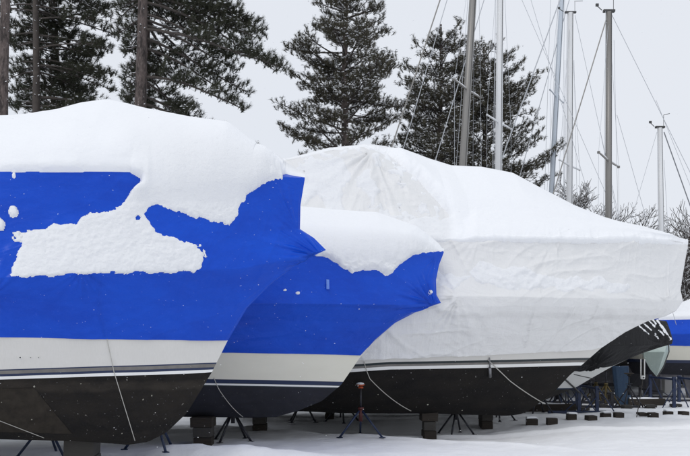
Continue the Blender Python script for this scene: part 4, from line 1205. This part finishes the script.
sailboat(26.0, (661.5, 232), (660, 128), 5.2, 'mast_white', [],
         [(*ext(664, 132, 690, 205), 0.017, Z), (*ext(657, 132, 640, 190), 0.006, ZL), (*ext(664, 160, 668, 230), 0.006, ZL), (*ext2(668, 130, 700, 210, 100), 0.006, ZL)],
         'sailing boat with the shortest white mast, rightmost of all masts', keel=(640, 661, 645, 662, 372, 400), keelm='keel_grey', hoff=-2.4, z0=0.95)
# pale green rudder-like bow hanging below the black cover
root = empty('small_boat', tuple(px(657, 412, 19.8)))
tag(root, 'pale green boat bow pointing down below the black cover', 'boat')
base_ = px(657, 412, 19.8)
outl = [(641, 352), (652, 347), (667, 345), (668, 352), (662, 368), (656.5, 376.5), (650, 369), (645, 360)]
m = MB(); q = [px(x, y, 19.8)-base_ for x, y in outl]
n = len(q); vs = [tuple(p) for p in q] + [tuple(p*0.7+Vector((0.42, 0.7, 0.5))) for p in q] + [tuple((px(664.5, 352, 19.35)-base_))]
fs = [(i, (i+1) % n, 2*n) for i in range(n)] + [(i, n+i, n+(i+1) % n, (i+1) % n) for i in range(n)] + [tuple(range(2*n-1, n-1, -1))]
m.add(vs, fs); m.build('hull', M['pale_green'], root)
m = MB(); m.tube([px(668.5, 345, 19.7)-base_, px(669, 352, 19.7)-base_, px(663, 368, 19.7)-base_, px(657, 377, 19.7)-base_], 0.014, 6)
m.build('rub_rail', M['fitting'], root)
# far right dark rudder of the blue covered boat
m = MB(); Y = 20.8
q = [b6.x0, b6.y0]
def rloc(bt, p):
    dx, dy = p.x-bt.x0, p.y-bt.y0
    return Vector((dx*bt.c+dy*bt.sn, -dx*bt.sn+dy*bt.c, p.z))
kk = [rloc(b6, px(x, y, 24.6)) for x, y in ((670, 368), (706, 368), (703, 402), (678, 402))]
prism(m, [(p.x, p.z) for p in kk], 0.25); m.build('keel', M['keel_grey'], r6)
# far sheds of white: storage box
rb = empty('storage_box', tuple(px(669, 397, 27))); tag(rb, 'pale storage box standing beyond the blue cradle at the right', 'box')
m = MB(); m.box((0, 0, 0.32), (0.5, 0.5, 0.58)); m.build('body', M['gelcoat'], rb); m = MB(); m.box((0, 0, 0.64), (0.54, 0.54, 0.05)); m.build('lid', M['snow'], rb)
# further dark boats standing in the back row
for i, (x, Y, lb) in enumerate([(600, 29, 'dark full keeled hull far back, left of the grey keel'), (700, 31, 'dark full keeled hull far back at the right edge'), (480, 31, 'dark full keeled hull far back behind the white wrapped boat'), (560, 36, 'dark hull in the last row, straight behind the black bow')]):
    X = (x-345)/F*Y
    rr = empty('stored_hull', (X, Y, 0), YAW); tag(rr, lb, 'boat', 'dark hulls in the back row')
    sail_hull_mesh(8.0, 1.4, 0.6, 1.95, [M['dark_paint'], M['dark_paint']], rr)
    m = MB(); prism(m, [(-3.2, 1.0), (2.6, 1.0), (1.6, .12), (-2.8, .05)], 0.4); m.build('keel', M['bottom_grey'], rr)

# long timbers lying in the yard
for i, (xa, xb, Y, yy, lb) in enumerate([(515, 575, 19.2, 409, 'dark timber lying left under the black bow'), (628, 664, 21.4, 406, 'short dark timber lying below the grey keel'), (592, 628, 23.5, 400, 'dark timber lying across the back of the yard')]):
    X0, X1 = (xa-345)/F*Y, (xb-345)/F*Y
    m = MB(); m.box((0, 0, 0.10), (X1-X0, 0.2, 0.18), 0, 0.006)
    o = m.build('timber', M['wood'], None); o.location = ((X0+X1)/2, Y, gh((X0+X1)/2, Y)); tag(o, lb, 'timber', 'timbers lying in the yard')
    L_ = X1-X0; nn = 24; vs = []; fs = []
    for q in range(nn+1):
        xx = -L_*.48+L_*.8*q/nn; hh = 0.012+0.03*abs(float(vnoise(xx*3, i*5.0, 0, 4)))
        vs += [(xx, -.095, .188), (xx, -.05, .19+hh), (xx, .06, .19+hh*1.1), (xx, .095, .188)]
    for q in range(nn):
        for e_ in range(3): fs.append((q*4+e_, q*4+4+e_, q*4+5+e_, q*4+1+e_))
    mesh_obj('snow_cap', np.array(vs), fs, M['snow'], o, True)

# ------------------------------------------------------------------ trees
def tuft_arrays(C, Dv, n, ln, wd_, rng, spread=0.9):
    """needle brushes: C centres (k,3), Dv axis (k,3) -> verts (k*n*3,3)"""
    k = len(C)
    d = rng.normal(size=(k, n, 3)); d /= np.linalg.norm(d, axis=2, keepdims=True)
    ax = Dv[:, None, :] + d*spread; ax /= np.linalg.norm(ax, axis=2, keepdims=True)
    side = np.cross(ax, rng.normal(size=(k, n, 3))); side /= np.linalg.norm(side, axis=2, keepdims=True)+1e-9
    L = ln*rng.uniform(0.7, 1.15, (k, n, 1))
    o = C[:, None, :] + ax*(-0.02) + Dv[:, None, :]*rng.uniform(-0.12, 0.06, (k, n, 1))
    a = o + side*wd_/2; b = o - side*wd_/2; t = o + ax*L
    return np.stack([a, b, t], 2).reshape(-1, 3)

def blob_arrays(C, S, rng):
    """small irregular snow lumps (octahedra-like, 2x subdivided look by smooth shading)"""
    base = np.array([(1, 0, 0), (.5, .87, 0), (-.5, .87, 0), (-1, 0, 0), (-.5, -.87, 0), (.5, -.87, 0), (0, 0, .55), (0, 0, -.25)], float)
    k = len(C)
    V = base[None]*S[:, None, :]*rng.uniform(0.65, 1.3, (k, 8, 1)) + C[:, None, :]
    f = [(i, (i+1) % 6, 6) for i in range(6)] + [((i+1) % 6, i, 7) for i in range(6)]
    Fi = (np.array(f)[None] + (np.arange(k)*8)[:, None, None]).reshape(-1, 3)
    return V.reshape(-1, 3), Fi

def pine(name, label, xt, Y, ytop, env, seed, trunk_r=0.2, needle='needles', nwh=None, tuft=0.2, dens=1.0, droop=0.25, bark='bark_red', snow=0.5, lean=0.0, whorl=0.55, limb_r=0.045, ymin_branch=None, nb=(5, 7), back=False, updn=(0.05, 0.25), jit=0.72, needles_n=44, spr=0.95, gapf=0.6, clump=-0.22, group='pines behind the boats', ztree_top=None):
    """env: list of (y_px, left reach px, right reach px) around the trunk"""
    rng = np.random.RandomState(seed); rr = random.Random(seed)
    X0 = (xt-345)/F*Y; top = CH-(ytop-HY)/F*Y
    root = empty(name, (X0, Y, 0)); tag(root, label, 'tree', group)
    tr = MB()
    pts = []; rad = []
    nseg = 14
    for i in range(nseg+1):
        t = i/nseg; pts.append(Vector((lean*t+0.06*math.sin(t*9+seed), 0.05*math.cos(t*7), top*t-0.1*(i == 0))))
        rad.append(trunk_r*(1-0.85*t**1.3)+0.01)
    tr.tube(pts, rad, 14); trunk = tr.build('trunk', M[bark], root, True)
    def tp(z):
        t = max(0, min(1, z/top)); return Vector((lean*t+0.06*math.sin(t*9+seed), 0.05*math.cos(t*7), z))
    ey = np.array([e[0] for e in env]); eL = np.array([e[1] for e in env])/F*Y; eR = np.array([e[2] for e in env])/F*Y
    ez = CH-(ey-HY)/F*Y; od = np.argsort(ez)
    fL = lambda z: np.interp(z, ez[od], eL[od]); fR = lambda z: np.interp(z, ez[od], eR[od])
    br = MB(); C = []; D = []; SC = []; SS = []
    z = ez.min()
    while z < min(top-0.2, ez.max()):
        k = rr.randint(*nb); a0 = rr.uniform(0, 6.28)
        for j in range(k):
            an = a0 + j*2*math.pi/k + rr.uniform(-.3, .3)
            if back and math.sin(an) < -0.35: an = -an
            ca = math.cos(an); zz = z + rr.uniform(-.45, .45)*whorl*1.4
            reach = (fR(zz) if ca > 0 else fL(zz)); mean = (fR(zz)+fL(zz))/2
            rch = (abs(ca)*reach + (1-abs(ca))*mean)*rr.uniform(jit, 1.03)
            rch *= 1-gapf*max(0, rr.gauss(0, .28))
            if rch < 0.15: continue
            dirv = Vector((ca, math.sin(an), 0)); P0 = tp(zz)
            bp = []; n = 8
            up = rr.uniform(*updn); dr = droop*rr.uniform(0.6, 1.3)
            wob = rr.uniform(-.25, .25)
            for i in range(n+1):
                t = i/n
                side = Vector((-dirv.y, dirv.x, 0))*wob*rch*t*t
                bp.append(P0 + dirv*rch*t + side + Vector((0, 0, rch*(up*t - dr*t*t + 0.18*max(0, t-.7)))))
            r0 = limb_r*0.72*(0.35+0.65*min(1, rch/3.0))
            br.tube(bp, [r0*(1-0.8*i/n)+0.006 for i in range(n+1)], 5, cap=False)
            # side twigs with tufts
            ns = max(3, int(rch*5.5*dens))
            for q in range(ns):
                t = 0.22+0.78*(q+rr.random())/ns; t = min(t, 1)
                i = min(n-1, int(t*n)); p = bp[i].lerp(bp[i+1], t*n-i)
                cl_ = fbm(p.x*1.15+seed*3.1, p.y*1.15, p.z*1.5, seed, 2)
                if cl_ < clump and t < 0.62: continue
                if t >= 0.62: cl_ = max(cl_, 0.15)
                sl = (0.25+0.38*rch*(1-t)*0.6+0.2*rr.random())*min(1, rch/1.2)*(0.8+0.5*max(0, cl_))
                sgn = 1 if q % 2 else -1
                sd_ = (dirv*rr.uniform(.3, .9) + Vector((-dirv.y, dirv.x, 0))*sgn*rr.uniform(.4, 1.0) + Vector((0, 0, rr.uniform(-.1, .35)))).normalized()
                e = p + sd_*sl
                br.tube([p, p.lerp(e, .5)+Vector((0, 0, -.02)), e], [0.012, 0.009, 0.006], 3, cap=False)
                m_ = max(2, int(sl/0.13))
                for w_ in range(m_):
                    tt = 1-w_*0.8/m_
                    cpt = p.lerp(e, tt) + Vector((rr.gauss(0, .05), rr.gauss(0, .05), rr.gauss(0, .04)))
                    dv = (sd_*0.6 + Vector((rr.gauss(0, .35), rr.gauss(0, .35), 0.75))).normalized()
                    C.append(cpt); D.append(dv)
                    for _s in range(2):
                      if rr.random() < snow:
                        SC.append(cpt+Vector((rr.gauss(0, .06), rr.gauss(0, .06)-.03, tuft*rr.uniform(.2, .6)))); s_ = rr.uniform(0.018, 0.050); SS.append((s_*rr.uniform(.8, 1.5), s_*rr.uniform(.8, 1.5), s_*rr.uniform(.7, 1.1)))
            e = bp[-1]; C.append(e); D.append((dirv*0.6+Vector((0, 0, .6))).normalized())
            for i in range(1, n, 1):
                if rr.random() < snow*0.7:
                    pm = bp[i]; SC.append(pm+Vector((0, 0, r0*(1-0.8*i/n)+.01))); SS.append((abs(dirv.x)*0.11+.02, abs(dirv.y)*0.11+.02, 0.022))
        z += whorl*rr.uniform(0.45, 1.55)
    br.build('branches', M['bark_dark'], root, True)
    C = np.array([tuple(c) for c in C]); D = np.array([tuple(d) for d in D])
    V = tuft_arrays(C, D, needles_n, tuft, 0.0125*max(1, Y/26), rng, spr)
    Fi = np.arange(len(V)).reshape(-1, 3)
    mesh_obj('foliage', V, Fi, M[needle], root, False)
    if SC:
        Vb, Fb = blob_arrays(np.array([tuple(c) for c in SC]), np.array(SS), rng)
        mesh_obj('snow_clumps', Vb, Fb, M['snow'], root, True)
    # snow stuck to the bark on knots
    m = MB()
    for i in range(16):
        z_ = rr.uniform(top*0.3, top*0.95); an = rr.uniform(-2.6, -.5); t = z_/top
        r_ = trunk_r*(1-0.85*t**1.3)+0.01; c = tp(z_)+Vector((math.cos(an)*r_, math.sin(an)*r_, 0))
        m.tube([c, c+Vector((math.cos(an)*.05, math.sin(an)*.05, .01))], [0.018, 0.008], 6)
        m.tube([c+Vector((0, 0, .018)), c+Vector((math.cos(an)*.04, math.sin(an)*.04, .03))], [0.018, 0.010], 6, 1)
    m.build('branch_stub', [M[bark], M['snow']], root)
    return root

pine('pine_tree', 'bare red pine trunk at the left edge of the photo', 5, 21.0, -240, [(-160, 60, 60), (-220, 30, 30)], 1, 0.20, snow=.4)
pine('pine_tree', 'tall red pine with long branches reaching right, beside a thin second trunk', 141, 25.0, -230,
     [(95, 22, 130), (75, 20, 150), (50, 22, 154), (20, 26, 154), (-20, 45, 148), (-60, 60, 135), (-140, 60, 70), (-215, 10, 10)], 2, 0.25, tuft=0.18, dens=1.9, droop=0.30, snow=.42, gapf=.6, whorl=0.6, nb=(5, 7), clump=-0.05, back=True, updn=(-0.2, 0.02), jit=0.6, limb_r=0.06)
pine('pine_tree', 'thin trunk standing tight against the right of the tall red pine', 149.5, 26.5, -180,
     [(30, 24, 70), (0, 40, 80), (-100, 40, 60), (-170, 5, 5)], 12, 0.12, tuft=0.18, dens=1.0, snow=.3, back=True, nb=(3, 5))
pine('pine_tree', 'dense dark pine at the upper left with a brown trunk', 35, 27.0, -180,
     [(112, 35, 62), (95, 38, 70), (60, 48, 76), (20, 48, 84), (-30, 50, 76), (-100, 40, 60), (-170, 5, 5)], 3, 0.17, 'needles', bark='bark_dark', dens=1.25, tuft=0.19, snow=.3, whorl=0.5, nb=(6, 8), back=True, jit=.55, needles_n=44)
pine('pine_tree', 'dark trunked pine just right of the dense one at upper left', 55, 29.5, -160,
     [(112, 35, 54), (85, 38, 60), (40, 42, 66), (0, 46, 70), (-60, 40, 50), (-150, 5, 5)], 4, 0.26, 'needles', dens=1.15, tuft=0.19, snow=.3, whorl=0.5, nb=(6, 8), bark='bark_dark', jit=.55, needles_n=44)
pine('pine_tree', 'broad snowy pine in the middle of the sky above the boats', 346, 30.0, -60,
     [(165, 60, 72), (145, 82, 76), (122, 80, 72), (105, 64, 66), (85, 74, 64), (70, 50, 60), (55, 64, 70), (44, 34, 54), (22, 44, 38), (5, 28, 40), (-20, 24, 24), (-55, 4, 4)], 5, 0.22, 'needles_brown', dens=1.9, tuft=0.155, droop=-0.05, snow=.8, whorl=0.5, nb=(6, 9), jit=0.5, spr=0.95, needles_n=32, gapf=.9, updn=(-.15, .5), clump=-0.12, limb_r=.06)
pine('pine_tree', 'left pine of the pair behind the thick grey and white masts', 440, 33.0, 24,
     [(185, 54, 60), (150, 54, 60), (120, 52, 56), (90, 46, 50), (65, 38, 44), (48, 16, 34), (32, 12, 14)], 6, 0.2, 'needles_brown', dens=1.35, tuft=0.17, droop=0.0, snow=.85, whorl=0.46, nb=(7, 9), updn=(.1, .75), jit=.5, spr=.95, needles_n=30, gapf=.8, clump=-0.2)
pine('pine_tree', 'right pine of the pair, behind the stout white mast', 484, 34.5, 44,
     [(205, 66, 84), (185, 60, 80), (165, 56, 76), (140, 50, 70), (115, 46, 60), (95, 40, 46), (75, 36, 32), (58, 22, 22)], 7, 0.2, 'needles_brown', dens=1.35, tuft=0.17, droop=0.0, snow=.85, whorl=0.46, nb=(7, 9), updn=(.1, .75), jit=.5, spr=.95, needles_n=30, gapf=.8, clump=-0.2)

def bare_tree(label, x, Y, ytop, seed, spread=0.5, group='bare trees beyond the masts', name='bare_tree', nst=1, cat='tree'):
    rr = random.Random(seed); X = (x-345)/F*Y; H = (CH-(ytop-HY)/F*Y)*(1.17 if nst == 1 else 1.15)
    root = empty(name, (X, Y, 0)); tag(root, label, cat, group)
    trunk = MB(); tw = MB(); sn = MB()
    def grow(p, d, ln, r, dep):
        n = 4; pts = [p]; q = p; dd = d
        for i in range(n):
            dd = (dd + Vector((rr.gauss(0, .11), rr.gauss(0, .11), rr.gauss(0.02, .08)))).normalized(); q = q + dd*ln/n; pts.append(q)
        mb = trunk if dep < 2 else tw
        mb.tube(pts, [max(r*(1-.45*i/n), .009) for i in range(n+1)], 5 if dep < 3 else 3, cap=False)
        if dep >= 2:
            for i in range(n):
                if rr.random() < .35:
                    a, b = pts[i]+Vector((0, 0, r*1.0+.006)), pts[i+1]+Vector((0, 0, r*.7+.006))
                    sn.tube([a, b], [r*.6+.008, r*.5+.006], 3, cap=False)
        if dep >= (6 if nst == 1 else 5) or ln < 0.08: return
        k = (5 if dep == 0 and nst == 1 else 3) if dep < 5 else 3
        for j in range(k):
            t = rr.uniform(.35 if dep else .75, 1) if j else 1.0
            i = min(n-1, int(t*n)); pp = pts[i].lerp(pts[i+1], min(1, t*n-i))
            v = (dd + Vector((rr.gauss(0, spread), rr.gauss(0, spread), rr.gauss(0.22, spread*.6)))).normalized()
            grow(pp, v, (H*0.13 if dep == 0 and nst == 1 else ln*rr.uniform(.6, .85)), r*(.62 if j else .72), dep+1)
    for s_ in range(nst):
        grow(Vector((rr.uniform(-.3, .3)*(nst > 1), rr.uniform(-.3, .3)*(nst > 1), 0)), Vector((rr.gauss(0, .1), 0, 1)).normalized(), H*(0.52 if nst == 1 else .33), 0.10 if nst == 1 else 0.04, 0)
    trunk.build('trunk', M['bark_dark'], root, True); tw.build('crown', M['twig'], root, True); sn.build('snow_line', M['snow'], root, True)
    return root
bare_tree('bare snow dusted tree between the white mast and the brown grey mast', 588, 38, 170, 21, .55)
bare_tree('bare tree right of the brown grey mast', 638, 38, 188, 24, .55)
bare_tree('smaller bare tree close to the foot of the brown grey mast', 618, 42, 200, 33, .6)
bare_tree('low bare tree at the foot of the shortest white mast', 668, 36, 214, 28, .6)
bare_tree('snowy many stemmed shrub at the right edge above the blue cover', 690, 30, 232, 45, .55, 'snowy shrubs at the right edge', 'bare_shrub', 7, 'shrub')
bare_tree('snowy shrub half out of the frame at the right edge', 706, 32, 225, 46, .55, 'snowy shrubs at the right edge', 'bare_shrub', 7, 'shrub')

# low dark evergreen hedge closing the yard
rng = np.random.RandomState(9)
k = 9000
hx = rng.uniform(-6, 28, k); hyy = 47+rng.uniform(-1.2, 1.2, k); hz = rng.uniform(0, 1, k)**0.8*(2.3+0.5*fbm(hx*.6, hx*0, 0, 3, 3))
V = tuft_arrays(np.stack([hx, hyy, hz], -1), np.tile(np.array([[0, -.3, .8]]), (k, 1)), 14, 0.36, 0.05, rng, 1.2)
o = mesh_obj('hedge', V, np.arange(len(V)).reshape(-1, 3), M['needles'], None, False)
tag(o, 'dark evergreen hedge closing the yard behind the boats', 'hedge', None, 'stuff')

# falling snow: small flakes in the air
k = 1300
fy = NR.uniform(4.0, 13.5, k); fx = (NR.uniform(-30, 720, k)-345)/F*fy; fz = CH-(NR.uniform(-10, 450, k)-HY)/F*fy
fz = np.maximum(fz, 0.1)
S = NR.uniform(0.0016, 0.0042, (k, 1))*np.ones((1, 3))
V, Fi = blob_arrays(np.stack([fx, fy, fz], -1), S, NR)
o = mesh_obj('falling_snow', V, Fi, M['snow'], None, True); tag(o, 'small snowflakes drifting in the air before the boats', 'snowflakes', None, 'stuff')
